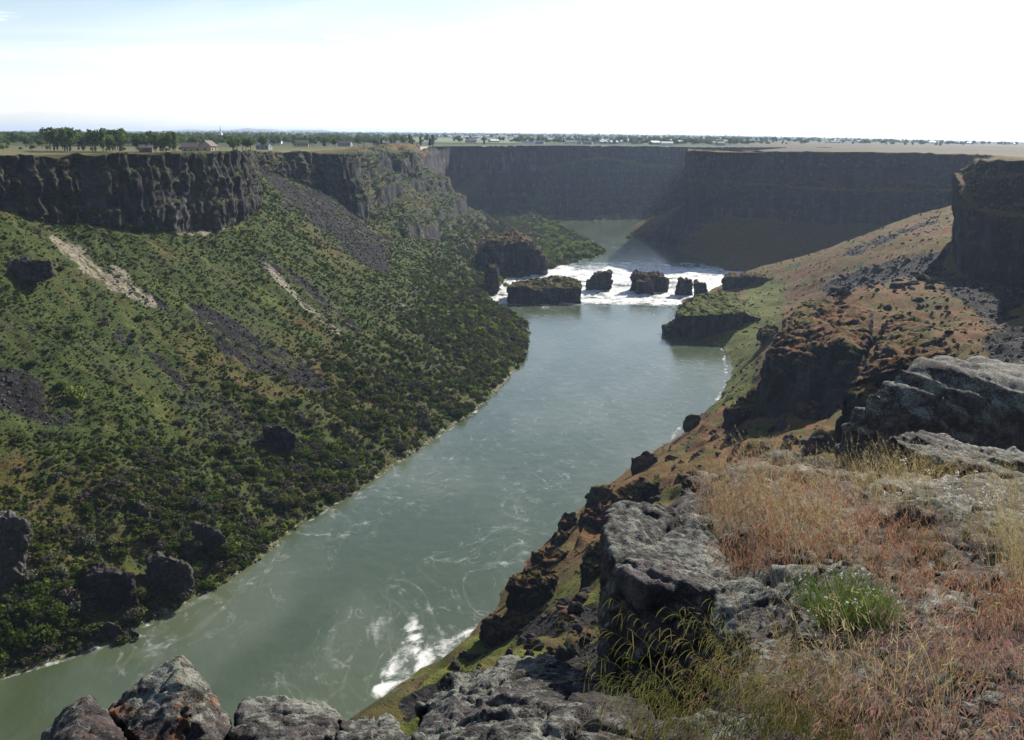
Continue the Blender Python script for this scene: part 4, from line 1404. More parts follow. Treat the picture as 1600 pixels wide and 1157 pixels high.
P = wpts((372, 1108, 6.0), (380, 1096, 6.2), (430, 1092, 6.3), (485, 1098, 6.3), (530, 1112, 6.1), (520, 1150, 5.6), (440, 1170, 5.4), (360, 1150, 5.7))
P += deep(P, 114.0)
near_rock([P], 0.0175, 0.32, 'flat topped pale lichen rock right of the rusty pyramid', amp=0.6, grit=0.018)
P = wpts((530, 1122, 5.9), (570, 1114, 6.0), (610, 1122, 6.0), (645, 1150, 5.6), (600, 1185, 5.2), (530, 1170, 5.4))
P += deep(P, 114.0)
near_rock([P], 0.0175, 0.3, 'low dark rock between the flat lichen rock and the big bottom rock', amp=0.9)
P = wpts((640, 1140, 4.9), (690, 1092, 5.3), (735, 1072, 5.6), (788, 1032, 6.2), (850, 1027, 6.3), (905, 1048, 6.1), (938, 1078, 5.7), (1000, 1100, 5.3), (1065, 1150, 4.6), (1080, 1210, 4.1), (860, 1210, 3.9), (660, 1190, 4.4), (800, 1110, 4.75), (900, 1120, 4.65))
P += deep(P, 114.3)
near_rock([P], 0.0175, 0.4, 'broad sloping lichen rock at the bottom centre with a dark hollow', amp=0.8, grit=0.018)
P = wpts((655, 1100, 5.9), (700, 1070, 6.2), (760, 1045, 6.6), (800, 1060, 6.3), (740, 1100, 5.7))
P += deep(P, 114.4)
near_rock([P], 0.018, 0.3, 'crumbly dark rock shelf behind the broad bottom rock', amp=1.2)
# knobs that break up the ledge
for pix, lab in [
    ([(1175, 722, 10.6), (1195, 706, 10.8), (1240, 705, 11), (1275, 730, 10.6), (1282, 748, 10.2), (1200, 745, 10.1)], 'grey rock hump behind the red grass, at the brink'),
    ([(1060, 775, 8.6), (1075, 745, 9.2), (1110, 735, 9.8), (1150, 745, 9.6), (1120, 790, 8.6), (1070, 800, 8.3)], 'dark edged rock at the left end of the red grass'),
    ([(1345, 770, 8.8), (1360, 752, 9.2), (1410, 750, 9.2), (1428, 775, 8.7), (1380, 790, 8.4)], 'pale rock cube in the middle of the tall golden grass'),
    ([(1240, 985, 4.6), (1258, 962, 4.8), (1300, 975, 4.6), (1310, 1005, 4.3), (1265, 1015, 4.25)], 'small grey stone under the green bush'),
    ([(1395, 985, 4.3), (1440, 955, 4.5), (1520, 985, 4.2), (1560, 1030, 3.8), (1480, 1050, 3.7), (1400, 1030, 3.9)], 'pale lichen boulder right of the green bush'),
    ([(1460, 870, 5.7), (1500, 845, 6.0), (1570, 860, 5.8), (1590, 900, 5.4), (1500, 905, 5.4)], 'rounded lichen rock near the right edge, above the pale boulder'),
    ([(1385, 690, 13), (1440, 668, 16), (1500, 690, 15), (1450, 715, 12.8), (1395, 720, 12.4)], None),
    ([(1500, 800, 7.4), (1540, 788, 7.8), (1600, 800, 7.5), (1600, 830, 7.0), (1520, 832, 6.9)], 'grey rock among white flowers at the right edge')]:
    if lab is None:
        continue
    P = wpts(*pix)
    P += [p - np.array([0, -0.05, 0.5]) for p in P]
    Ym = np.mean([q[2] for q in pix])
    near_rock([P], 0.0034 * Ym, 0.05 * Ym, lab, amp=0.9)

# ------------------------------------------------------------------ foliage
def leaf_mat(name, c0, c1, c2, trans=0.3, tintname='tint'):
    m, nb, bs = new_mat(name)
    oi = nb.new('ShaderNodeObjectInfo')
    t = nb.math('ADD', nb.math('MULTIPLY', nb.attr(tintname), 0.55), nb.math('MULTIPLY', oi.outputs['Random'], 0.45))
    c = nb.ramp(t, [(0.15, c0), (0.5, c1), (0.85, c2)])
    nt = m.node_tree
    nt.nodes.remove(bs)
    d = nb.new('ShaderNodeBsdfDiffuse')
    tr = nb.new('ShaderNodeBsdfTranslucent')
    nb.set(d.inputs['Color'], c)
    nb.set(tr.inputs['Color'], c)
    mx = nb.new('ShaderNodeMixShader')
    mx.inputs[0].default_value = trans
    nt.links.new(d.outputs[0], mx.inputs[1])
    nt.links.new(tr.outputs[0], mx.inputs[2])
    nt.links.new(mx.outputs[0], nt.nodes['Material Output'].inputs['Surface'])
    return m

M_DARKG = leaf_mat('dark_shrub_leaves', (0.034, 0.058, 0.013), (0.062, 0.096, 0.020), (0.098, 0.138, 0.030))
M_OLIVE = leaf_mat('olive_shrub_leaves', (0.058, 0.068, 0.022), (0.098, 0.110, 0.036), (0.14, 0.150, 0.052))
M_SAGE = leaf_mat('sagebrush_leaves', (0.050, 0.060, 0.040), (0.090, 0.102, 0.070), (0.135, 0.145, 0.105), 0.15)
M_TWIG = leaf_mat('bare_twigs', (0.055, 0.046, 0.038), (0.100, 0.085, 0.070), (0.150, 0.128, 0.105), 0.1)
M_BRIGHT = leaf_mat('willow_leaves', (0.095, 0.135, 0.024), (0.155, 0.210, 0.038), (0.23, 0.265, 0.065), 0.45)
M_TREE = leaf_mat('tree_leaves', (0.070, 0.108, 0.030), (0.115, 0.165, 0.048), (0.17, 0.22, 0.075), 0.35)
M_CONIF = leaf_mat('conifer_needles', (0.010, 0.020, 0.009), (0.020, 0.036, 0.014), (0.034, 0.052, 0.020), 0.15)
M_BARK = new_mat('bark')[0]
M_BARK.node_tree.nodes['Principled BSDF'].inputs['Base Color'].default_value = (0.07, 0.055, 0.042, 1)

def quad_cloud(C, Nn, size, rng, aspect=1.0):
    """small leaf faces at C, facing roughly along Nn"""
    n = len(C)
    a = rng.normal(size=(n, 3))
    T = np.cross(Nn, a)
    T /= np.maximum(np.linalg.norm(T, axis=1, keepdims=True), 1e-6)
    B = np.cross(Nn, T)
    s = np.asarray(size).reshape(-1, 1) * 0.5
    q = np.stack([C - T * s - B * s * aspect, C + T * s - B * s * aspect * 0.8, C + T * s * 0.8 + B * s * aspect, C - T * s + B * s * aspect * 0.9], 1)
    return q.reshape(-1, 3), np.arange(4 * n).reshape(-1, 4)

def blob_leaves(lobes, n, size, rng, jit=0.9, shell=0.35):
    """lobes: (cx,cy,cz,rx,ry,rz)"""
    L = np.array(lobes, float)
    vol = (L[:, 3] * L[:, 4] * L[:, 5]) ** 0.67
    k = rng.choice(len(L), n, p=vol / vol.sum())
    d = rng.normal(size=(n, 3))
    d /= np.linalg.norm(d, axis=1, keepdims=True)
    r = 1 - shell * rng.random(n) ** 1.5
    r *= 1 + 0.13 * rng.normal(size=n)
    C = L[k, :3] + d * r[:, None] * L[k, 3:6]
    Nn = d + jit * rng.normal(size=(n, 3))
    Nn /= np.linalg.norm(Nn, axis=1, keepdims=True)
    tint = np.clip(0.5 + 0.25 * rng.normal(size=n) + 0.18 * (rng.random(len(L))[k] - 0.5), 0, 1)
    sz = size * (0.6 + 0.8 * rng.random(n))
    V, Fq = quad_cloud(C, Nn, sz, rng)
    return V, Fq, np.repeat(tint, 4)

def shrub_mesh(name, mat, n, size, rng, flat=0.75, lobes=5):
    L = []
    for i in range(lobes):
        a = rng.random() * 6.28
        r = 0.5 * rng.random() ** 0.7
        q = 0.38 + 0.25 * rng.random()
        L.append((r * math.cos(a), r * math.sin(a), 0.25 + 0.35 * rng.random(), q, q, q * flat))
    V, Fq, t = blob_leaves(L, n, size, rng, 0.8)
    V[:, 2] = np.maximum(V[:, 2], -0.1)
    return mesh_from(name, V, Fq, mat, False, {'tint': t})

PROTO = {}
def proto(cname, meshes):
    c = bpy.data.collections.new(cname)
    for i, me in enumerate(meshes):
        o = bpy.data.objects.new('%s_%02d' % (cname, i), me)
        c.objects.link(o)
    PROTO[cname] = c
    return c

rs = np.random.default_rng(21)
SHRUBS = [shrub_mesh('shrub_dark', M_DARKG, 150, 0.26, rs), shrub_mesh('shrub_dark_low', M_DARKG, 130, 0.26, rs, 0.55), shrub_mesh('shrub_olive', M_OLIVE, 150, 0.24, rs),
          shrub_mesh('shrub_olive_low', M_OLIVE, 130, 0.26, rs, 0.6), shrub_mesh('shrub_sage', M_SAGE, 150, 0.2, rs), shrub_mesh('shrub_twig', M_TWIG, 170, 0.17, rs, 0.8), shrub_mesh('shrub_bright', M_BRIGHT, 140, 0.25, rs, 0.8)]
C_SHRUB = proto('proto_shrub', SHRUBS)
SHRUB_BIG = [shrub_mesh('bush_dark', M_DARKG, 420, 0.17, rs, 0.8, 8), shrub_mesh('bush_olive', M_OLIVE, 420, 0.17, rs, 0.8, 8), shrub_mesh('bush_sage', M_SAGE, 420, 0.14, rs, 0.75, 8), shrub_mesh('bush_twig', M_TWIG, 460, 0.12, rs, 0.8, 7), shrub_mesh('bush_bright', M_BRIGHT, 420, 0.17, rs, 0.85, 8)]

# scree stones
def stone_mesh(name, rng, mat):
    bm = bmesh.new()
    bmesh.ops.create_icosphere(bm, subdivisions=1, radius=0.5)
    me = bpy.data.meshes.new(name)
    for v in bm.verts:
        v.co *= 0.65 + 0.6 * rng.random()
        v.co.z *= 0.75
    bm.to_mesh(me)
    bm.free()
    me.materials.append(mat)
    return me
m_, nb_, bs_ = new_mat('scree_stone')
oi_ = nb_.new('ShaderNodeObjectInfo')
nb_.set(bs_.inputs['Base Color'], nb_.ramp(oi_.outputs['Random'], [(0.1, (0.012, 0.011, 0.012)), (0.6, (0.028, 0.026, 0.027)), (0.95, (0.065, 0.060, 0.057))]))
bs_.inputs['Roughness'].default_value = 0.9
C_STONE = proto('proto_stone', [stone_mesh('scree_stone', rs, m_) for _ in range(5)])

def scatter_group():
    g = bpy.data.node_groups.new('scatter', 'GeometryNodeTree')
    g.interface.new_socket('Geometry', in_out='INPUT', socket_type='NodeSocketGeometry')
    g.interface.new_socket('Collection', in_out='INPUT', socket_type='NodeSocketCollection')
    g.interface.new_socket('Geometry', in_out='OUTPUT', socket_type='NodeSocketGeometry')
    n, l = g.nodes, g.links
    gi = n.new('NodeGroupInput')
    go = n.new('NodeGroupOutput')
    ci = n.new('GeometryNodeCollectionInfo')
    ci.inputs['Separate Children'].default_value = True
    ci.inputs['Reset Children'].default_value = True
    l.new(gi.outputs[1], ci.inputs[0])
    ip = n.new('GeometryNodeInstanceOnPoints')
    ip.inputs['Pick Instance'].default_value = True
    l.new(gi.outputs[0], ip.inputs['Points'])
    l.new(ci.outputs[0], ip.inputs['Instance'])
    def na(name, dt):
        q = n.new('GeometryNodeInputNamedAttribute')
        q.data_type = dt
        q.inputs['Name'].default_value = name
        return q.outputs[0]
    l.new(na('pick', 'INT'), ip.inputs['Instance Index'])
    l.new(na('rot', 'FLOAT_VECTOR'), ip.inputs['Rotation'])
    l.new(na('scl', 'FLOAT_VECTOR'), ip.inputs['Scale'])
    l.new(ip.outputs[0], go.inputs[0])
    return g
SCATTER = scatter_group()

def scatter(name, P, scl, rot, pick, coll, **props):
    me = bpy.data.meshes.new(name)
    n = len(P)
    me.vertices.add(n)
    me.vertices.foreach_set('co', np.asarray(P, np.float32).ravel())
    a = me.attributes.new('scl', 'FLOAT_VECTOR', 'POINT')
    a.data.foreach_set('vector', np.asarray(scl, np.float32).ravel())
    a = me.attributes.new('rot', 'FLOAT_VECTOR', 'POINT')
    a.data.foreach_set('vector', np.asarray(rot, np.float32).ravel())
    a = me.attributes.new('pick', 'INT', 'POINT')
    a.data.foreach_set('value', np.asarray(pick, np.int32))
    me.update()
    o = link(name, me, kind='stuff', **props)
    md = o.modifiers.new('scatter', 'NODES')
    md.node_group = SCATTER
    for it in SCATTER.interface.items_tree:
        if it.name == 'Collection':
            md[it.identifier] = coll
    return o

def sample(V, shape, weight, n, rng):
    nu, nv = shape
    G = V.reshape(nu, nv, 3)
    W = weight.reshape(nu, nv)
    a = G[1:, :-1] - G[:-1, :-1]
    b = G[:-1, 1:] - G[:-1, :-1]
    area = np.linalg.norm(np.cross(a, b), axis=2)
    w = area * 0.25 * (W[:-1, :-1] + W[1:, :-1] + W[:-1, 1:] + W[1:, 1:])
    w = np.maximum(w, 0).ravel()
    k = rng.choice(len(w), n, p=w / w.sum())
    i, j = k // (nv - 1), k % (nv - 1)
    u, v = rng.random((n, 1)), rng.random((n, 1))
    P = G[i, j] * (1 - u) * (1 - v) + G[i + 1, j] * u * (1 - v) + G[i, j + 1] * (1 - u) * v + G[i + 1, j + 1] * u * v
    return P, i * nv + j

def in_frame(P, mx=60, my=60):
    px, py = project(P)
    return (px > -mx) & (px < 1600 + mx) & (py > 150) & (py < 1157 + my)

# ---- left slope vegetation
def plant_left():
    rng = np.random.default_rng(5)
    V = LV
    rows = np.tile(np.arange(LSH[1]), LSH[0])
    ok = (rows > LNS[0]) & (rows < sum(LNS[:6]))
    inf = in_frame(V)
    bare = np.clip(LA['scree'] * 1.15 + LA['pale'] + LA['cliff'] * 1.2, 0, 1)
    dist = np.hypot(V[:, 0], V[:, 1])
    patch = smoothstep(LA['tone'] - 0.5 + 0.35 * fbm(V / 9, 3), -0.28, 0.25)
    w = (1 - bare) * inf * ok * (V[:, 2] > 0.5) * (0.22 + 0.78 * patch)
    wd = w * np.clip(330 / dist, 0.30, 1.6) ** 1.2
    P, k = sample(V, LSH, wd, 130000, rng)
    n = len(P)
    zone = fbm(P / 42 + 3, 3)
    zone2 = fbm(P / 15 + 8, 3)
    low = 1 - smoothstep(P[:, 2], 8, 40)
    r = rng.random(n)
    pick = np.zeros(n, int)
    dry = LA['dry'][k]
    p_sage = 0.12 + 0.35 * smoothstep(zone, 0.1, 0.4)
    p_twig = 0.02 + 0.16 * low + 0.08 * smoothstep(zone2, 0.1, 0.4)
    p_oliv = 0.26 + 0.25 * smoothstep(-zone, 0.1, 0.4) * low
    p_bri = 0.10 + 0.06 * smoothstep(zone2, 0.2, 0.5)
    cum = np.stack([p_sage, p_sage + p_twig, p_sage + p_twig + p_oliv, p_sage + p_twig + p_oliv + p_bri], 1)
    pick = np.where(r < cum[:, 0], 4, np.where(r < cum[:, 1], 5, np.where(r < cum[:, 2], 2 + rng.integers(0, 2, n), np.where(r < cum[:, 3], 6, rng.integers(0, 2, n)))))
    size = (0.24 + 1.15 * rng.random(n) ** 4) * (1 + 0.8 * low * rng.random(n))
    size *= np.clip(np.hypot(P[:, 0], P[:, 1]) / 420, 0.85, 1.5)
    size *= 1 - 0.38 * smoothstep(P[:, 2], 14, 40) * (rng.random(n) < 0.93)
    P[:, 2] -= 0.12 * size
    scl = size[:, None] * np.stack([1 + 0.25 * rng.normal(size=n), 1 + 0.25 * rng.normal(size=n), 0.9 + 0.25 * rng.random(n)], 1)
    rot = np.stack([0.1 * rng.normal(size=n), 0.1 * rng.normal(size=n), 6.28 * rng.random(n)], 1)
    scatter('shrub_cover', P, np.abs(scl), rot, pick, C_SHRUB)
    # the 260 biggest bushes are things of their own
    wb = w * (dist < 430) * (0.3 + low[0] * 0 + smoothstep(-V[:, 2], -55, -5))
    Q, k = sample(V, LSH, wb * np.clip(300 / dist, 0.4, 1.6) ** 2, 1500, rng)
    keep = []
    for i in range(len(Q)):
        if all(np.hypot(*(Q[i] - Q[j])[:2]) > 2.4 for j in keep[-400:]):
            keep.append(i)
        if len(keep) >= 250:
            break
    kinds = [('dark green leafy bush on the left slope above the river', 'dark bushes on the left slope'), ('olive green rounded bush on the left slope above the river', 'olive bushes on the left slope'),
             ('grey green sagebrush on the left slope above the river', 'sagebrush on the left slope'), ('brownish leafless twiggy bush on the left slope above the river', 'twiggy bushes on the left slope')]
    for i in keep:
        q = Q[i]
        lw = 1 - smoothstep(np.array([q[2]]), 5, 35)[0]
        c = int(rng.choice(4, p=[0.34, 0.30, 0.14, 0.22]))
        o = link('bush', SHRUB_BIG[c], None, (q[0], q[1], q[2] - 0.2), category='bush', group=kinds[c][1])
        s0 = rng.random()
        size_word = 'large ' if s0 > 0.66 else ('small ' if s0 < 0.33 else '')
        where = 'close to the waterline' if q[2] < 10 else ('low on the left slope' if q[2] < 28 else ('half way up the left slope' if q[2] < 52 else 'high on the left slope'))
        qx, qy = project(np.array([q]))
        side = ' near the left picture edge' if qx[0] < 170 else (' before the pool' if qx[0] > 560 else '')
        o['label'] = size_word + ['dark green leafy bush ', 'olive green rounded bush ', 'grey green sagebrush ', 'brownish leafless twiggy bush '][c] + where + side
        s = (1.2 + 1.3 * s0) * (0.9 + 0.6 * lw)
        o.scale = (s * (0.85 + 0.4 * rng.random()), s * (0.85 + 0.4 * rng.random()), s * (0.75 + 0.35 * rng.random()))
        o.rotation_euler = (0, 0, rng.random() * 6.28)
    # stones
    ws = np.clip(LA['scree'] - 0.3, 0, 1) * inf * ok
    P, k = sample(V, LSH, ws, 9000, rng)
    n = len(P)
    s = 0.35 + 1.3 * rng.random(n) ** 3
    scatter('scree', P, s[:, None] * np.ones((n, 3)), 6.28 * rng.random((n, 3)), rng.integers(0, 5, n), C_STONE)
plant_left()

def single_bush(me, p, s, label, cat='bush', name='bush', group=None, sz=1.0):
    o = link(name, me, None, (p[0], p[1], p[2] - 0.15 * s), label=label, category=cat, group=group)
    o.scale = (s, s, s * sz)
    o.rotation_euler = (0, 0, random.random() * 6.28)
    return o
single_bush(SHRUB_BIG[4], on_left(122, 625), 4.2, 'tall bright green leafy bush standing out on the middle of the left slope', sz=1.25)
single_bush(SHRUB_BIG[4], on_left(100, 605), 2.6, 'bright green bush touching the tall one on its left side')
single_bush(SHRUB_BIG[4], on_left(750, 515), 6.5, 'wide bright green bush near the shore left of the pool', sz=0.6)
single_bush(SHRUB_BIG[4], on_left(725, 518), 4.0, 'smaller bright green bush left of the wide one near the pool', sz=0.6)
single_bush(SHRUB_BIG[4], on_left(468, 365), 3.2, 'round green bush beside the dark scree below the cliffs', sz=0.8)
single_bush(SHRUB_BIG[4], on_left(478, 368), 2.4, 'smaller green bush to the right of the round one by the scree', sz=0.8)
single_bush(SHRUB_BIG[4], on_left(268, 900), 1.3, 'yellow green bush on top of the cracked grey block', sz=0.7)
single_bush(SHRUB_BIG[4], PZ(780, 440, 4), 4.6, 'bright willow bush between the squat pillar and the rapids', sz=1.1)
single_bush(SHRUB_BIG[4], PZ(790, 447, 4), 3.2, 'pale willow bush at the very edge of the rapids', sz=1.0)

# ---- willows on the delta above the rapids
def plant_delta():
    rng = np.random.default_rng(15)
    spots = []
    reg = [(846, 416), (880, 408), (935, 400), (948, 393), (925, 384), (890, 382), (868, 366), (882, 356), (860, 346), (826, 352), (845, 372), (850, 395)]
    while len(spots) < 170:
        px, py = 815 + 140 * rng.random(), 343 + 75 * rng.random()
        if in_poly(np.array([px]), np.array([py]), reg)[0]:
            spots.append(PZ(px, py, 5.0))
    for p in spots:
        b = rng.random() < 0.82
        me = SHRUB_BIG[4] if b else (SHRUB_BIG[0] if rng.random() < 0.45 else SHRUB_BIG[1])
        s = 2.2 + 2.8 * rng.random() ** 1.5
        o = link('willow_bush', me, None, (p[0], p[1], p[2] + 0.6), category='bush', label='bright green willow bush on the flat above the rapids' if b else 'darker green bush among the willows above the rapids',
                 group='willows above the rapids' if b else 'dark bushes among the willows')
        o.scale = (s, s, s * (0.8 + 0.5 * rng.random()))
        o.rotation_euler = (0, 0, rng.random() * 6.28)
    for px, py, s in [(803, 350, 8), (818, 352, 6.5), (858, 345, 8.5), (836, 346, 6), (866, 362, 6), (880, 358, 4.5)]:
        p = PZ(px, py, 4.0)
        o = link('willow_tree', SHRUB_BIG[4], None, tuple(p), category='tree', label='tall round willow at the foot of the far canyon wall', group='tall willows by the far wall')
        o.scale = (s, s, s * 1.05)
    for px, py, s in [(30, 1010, 4.2), (70, 1000, 3.6), (5, 985, 4.6), (95, 965, 3.4), (40, 960, 3.8), (120, 985, 2.6), (-30, 1030, 4.0), (60, 930, 3.4), (105, 925, 3.0)]:
        p = on_left(px, py)
        o = link('leafy_tree', SHRUB_BIG[0], None, (p[0], p[1], p[2] - 0.5), category='tree', label='dark green leafy tree at the water in the lower left corner', group='leafy trees in the lower left corner')
        o.scale = (s, s, s * 1.15)
        o.rotation_euler = (0, 0, rng.random() * 6.28)
    # little bushes on the right spit under the corner
    for i in range(22):
        t = rng.random()
        p = PZ(1012 - 32 * t + 4 * rng.normal(), 345 + 26 * t + 3 * rng.random(), 4.4)
        o = link('shore_bush', SHRUB_BIG[4 if i % 2 else 1], None, tuple(p), category='bush', label='small green bush on the thin spit below the right wall corner', group='bushes on the far right spit')
        s = 2.0 + 1.6 * rng.random()
        o.scale = (s, s, s * 0.8)
plant_delta()

# ---- right bank: low dark shrubs and loose stones
def plant_right():
    rng = np.random.default_rng(6)
    V = RV
    inf = in_frame(V)
    dist = np.hypot(V[:, 0], V[:, 1])
    clump = smoothstep(fbm(V / 16, 3), -0.1, 0.4)
    w = inf * (V[:, 2] > 1) * (1 - RA['cliff']) * (0.15 + clump) * np.clip(280 / dist, 0.3, 2) ** 1.5
    P, k = sample(V, RSH, w, 6500, rng)
    n = len(P)
    size = 0.22 + 0.5 * rng.random(n) ** 2.2
    size *= np.clip(dist[k] / 300, 0.6, 1.7)
    pick = rng.choice([0, 1, 2, 3, 4, 5], n, p=[0.22, 0.22, 0.2, 0.16, 0.08, 0.12])
    scl = size[:, None] * np.array([1, 1, 0.8]) * (1 + 0.2 * rng.normal(size=(n, 3)))
    scatter('low_shrubs', P, np.abs(scl), np.stack([0 * size, 0 * size, 6.28 * rng.random(n)], 1), pick, C_SHRUB, )
    ws = inf * (V[:, 2] > 0.6) * (0.10 + RA['scree'] * 2.2) * np.clip(280 / dist, 0.3, 2) ** 1.3
    P, k = sample(V, RSH, ws, 7000, rng)
    n = len(P)
    s = (0.25 + 1.3 * rng.random(n) ** 4) * np.clip(dist[k] / 260, 0.6, 1.8)
    scatter('loose_stones', P, s[:, None] * np.ones((n, 3)), 6.28 * rng.random((n, 3)), rng.integers(0, 5, n), C_STONE)
plant_right()

for i, (q, s) in enumerate(ROCKFOOT):
    c = (0, 1, 3, 1, 2)[i % 5]
    single_bush(SHRUB_BIG[c], q, float(np.clip(s, 0.8, 2.2)), ['dark green', 'olive green', 'grey green', 'brownish twiggy'][c] + ' bush growing against the foot of a rock on the left slope', group='bushes at the foot of rocks')

# ------------------------------------------------------------------ trees of the plain
def tree_meshes(kind, rng):
    if kind == 'poplar':
        L = [(0.25 * rng.normal(), 0.25 * rng.normal(), 3 + 1.5 * i, 1.5 + 0.3 * rng.random(), 1.5, 1.6) for i in range(7)]
        h = 4
    elif kind == 'conifer':
        L = [(0, 0, 1.6 + 1.2 * i, 2.2 * (1 - i / 9.0), 2.2 * (1 - i / 9.0), 0.9) for i in range(8)]
        h = 2
    elif kind == 'wide':
        L = [(3.0 * rng.normal() * 0.55, 3.0 * rng.normal() * 0.55, 4.5 + 2.2 * rng.random(), 1.7 + rng.random(), 1.7 + rng.random(), 1.5 + 0.6 * rng.random()) for i in range(9)]
        h = 4
    else:
        L = [(1.5 * rng.normal() * 0.8, 1.5 * rng.normal() * 0.8, 3.4 + 4.8 * rng.random(), 1.4 + rng.random(), 1.4 + rng.random(), 1.4 + 0.8 * rng.random()) for i in range(10)]
        h = 4
    V, Fq, t = blob_leaves(L, 420, 0.85 if kind != 'conifer' else 0.7, rng, 0.9, 0.5)
    cr = mesh_from('crown', V, Fq, M_CONIF if kind == 'conifer' else M_TREE, False, {'tint': t})
    # trunk with two limbs
    Vt, Ft = [], []
    def tube(a, b, r0, r1):
        a, b = np.array(a, float), np.array(b, float)
        s = len(Vt)
        for c, r in ((a, r0), (b, r1)):
            for k in range(6):
                q = k * math.pi / 3
                Vt.append(c + np.array([r * math.cos(q), r * math.sin(q), 0]))
        for k in range(6):
            Ft.append([s + k, s + (k + 1) % 6, s + 6 + (k + 1) % 6, s + 6 + k])
    tube((0, 0, -0.3), (0.1, 0, h), 0.32, 0.2)
    tube((0.1, 0, h), (0.6, 0.4, h + 2.4), 0.18, 0.06)
    tube((0.05, 0, h * 0.8), (-0.9, -0.3, h + 1.8), 0.15, 0.05)
    tr = mesh_from('trunk', Vt, Ft, M_BARK, True)
    return tr, cr
rt = np.random.default_rng(44)
TREES = {k: [tree_meshes(k, rt) for _ in range(2)] for k in ('round', 'poplar', 'wide', 'conifer')}
HEIGHT = {'round': 9.5, 'poplar': 13.0, 'wide': 8.2, 'conifer': 11.0}

def add_tree(px, Y, kind, h, label, group):
    x = (px - 800) / FPX * Y * 1.03
    z = plain_z(np.array([x]), np.array([Y]))[0]
    r = empty('tree', (x, Y, z - 0.1), label=label, category='tree', group=group)
    s = h / HEIGHT[kind]
    r.scale = (s * (0.9 + 0.3 * random.random()), s * (0.9 + 0.3 * random.random()), s)
    r.rotation_euler = (0, 0, random.random() * 6.28)
    tr, cr = random.choice(TREES[kind])
    link('trunk', tr, r)
    link('crown', cr, r)
    r.empty_display_size = 0.1

def plant_plain():
    rng = random.Random(9)
    def cluster(px0, px1, Y0, Y1, n, kinds, h0, h1, label, group):
        for _ in range(n):
            k = rng.choice(kinds)
            h = rng.uniform(h0, h1)
            look = {'round': 'round crowned', 'poplar': 'narrow upright', 'wide': 'broad spreading', 'conifer': 'dark pointed'}[k]
            add_tree(rng.uniform(px0, px1), rng.uniform(Y0, Y1), k, h, ('bigger ' if h > (h0 + h1) / 2 else 'smaller ') + look + ' ' + label, group)
    cluster(112, 222, 690, 760, 44, ['round', 'poplar', 'round', 'wide'], 9, 15, 'tall leafy tree in the grove behind the left cliff', 'grove behind the left cliff')
    cluster(236, 310, 700, 760, 24, ['round', 'poplar', 'wide'], 7.5, 13, 'tall tree in the small grove left of the tan house', 'grove left of the tan house')
    cluster(380, 432, 720, 820, 8, ['round', 'wide'], 8, 11, 'leafy tree right of the tan house near the rim', 'trees right of the tan house')
    cluster(-20, 110, 760, 1000, 18, ['wide', 'round'], 5, 8, 'low grey green tree at the far left of the plain', 'low trees far left')
    cluster(30, 330, 640, 700, 22, ['wide'], 2.2, 3.6, 'low bush like tree in front of the groves on the left rim', 'scrub in front of the groves')
    cluster(440, 600, 1000, 1350, 26, ['round', 'wide', 'conifer'], 7, 11, 'garden tree on the plain above the second cliff', 'garden trees above the second cliff')
    cluster(600, 680, 1180, 1420, 13, ['round', 'conifer', 'poplar'], 8, 14, 'tree standing near the far rim left of the green field', 'trees left of the green field')
    cluster(770, 860, 1750, 2100, 12, ['wide', 'round'], 8, 12, 'tree right of the green field by the far rim', 'trees right of the green field')
    cluster(860, 1080, 1800, 2500, 30, ['round', 'wide', 'conifer'], 8, 13, 'street tree among the houses beyond the far wall', 'street trees beyond the far wall')
    cluster(1080, 1330, 2300, 3200, 34, ['round', 'wide'], 9, 13, 'distant tree beyond the right canyon wall', 'distant trees beyond the right wall')
    cluster(1330, 1600, 3000, 4200, 26, ['round', 'wide'], 9, 13, 'far off tree on the dry plain at the right', 'far trees on the dry plain')
    cluster(0, 800, 1500, 2600, 22, ['round', 'wide', 'poplar'], 9, 14, 'distant tree on the plain behind the left cliffs', 'distant trees behind the left cliffs')
    # everything further off: one mass of trees
    g = np.random.default_rng(12)
    n = 34000
    Y = 1 / (1 / 900 + g.random(n) * (1 / 14000 - 1 / 900))
    px = -60 + 1720 * g.random(n)
    X = (px - 800) / FPX * Y * 1.03
    d = fbm(np.stack([X / 260, Y / 700, 0 * X], 1), 3)
    dens = (0.10 + 0.62 * smoothstep(d, -0.2, 0.35)) * np.where(px > 1250, 0.6, 1)
    dens = np.where((px > 640) & (px < 810) & (Y < 3300), 0.03, dens)
    dens = np.where((px > 1150) & (Y < 3000), 0.25 * dens, dens)
    near_ok = np.interp(px, [-60, 400, 450, 640, 700, 1100, 1200, 1660], [1000, 1050, 1300, 1600, 1900, 1800, 2000, 2300])
    dens = np.where(Y < near_ok, 0, dens)
    k = g.random(n) < dens
    X, Y = X[k], Y[k]
    n = len(X)
    P = np.stack([X, Y, plain_z(X, Y)], 1)
    h = (0.45 + 0.85 * g.random(n) ** 1.5)
    crowns = [TREES[q][i][1] for q in ('round', 'wide') for i in (0, 1)]
    C = proto('proto_far_tree', crowns)
    scatter('far_trees', P, h[:, None] * np.array([1.25, 1.25, 1.0]), np.stack([0 * h, 0 * h, 6.28 * g.random(n)], 1), g.integers(0, 4, n), C)
plant_plain()

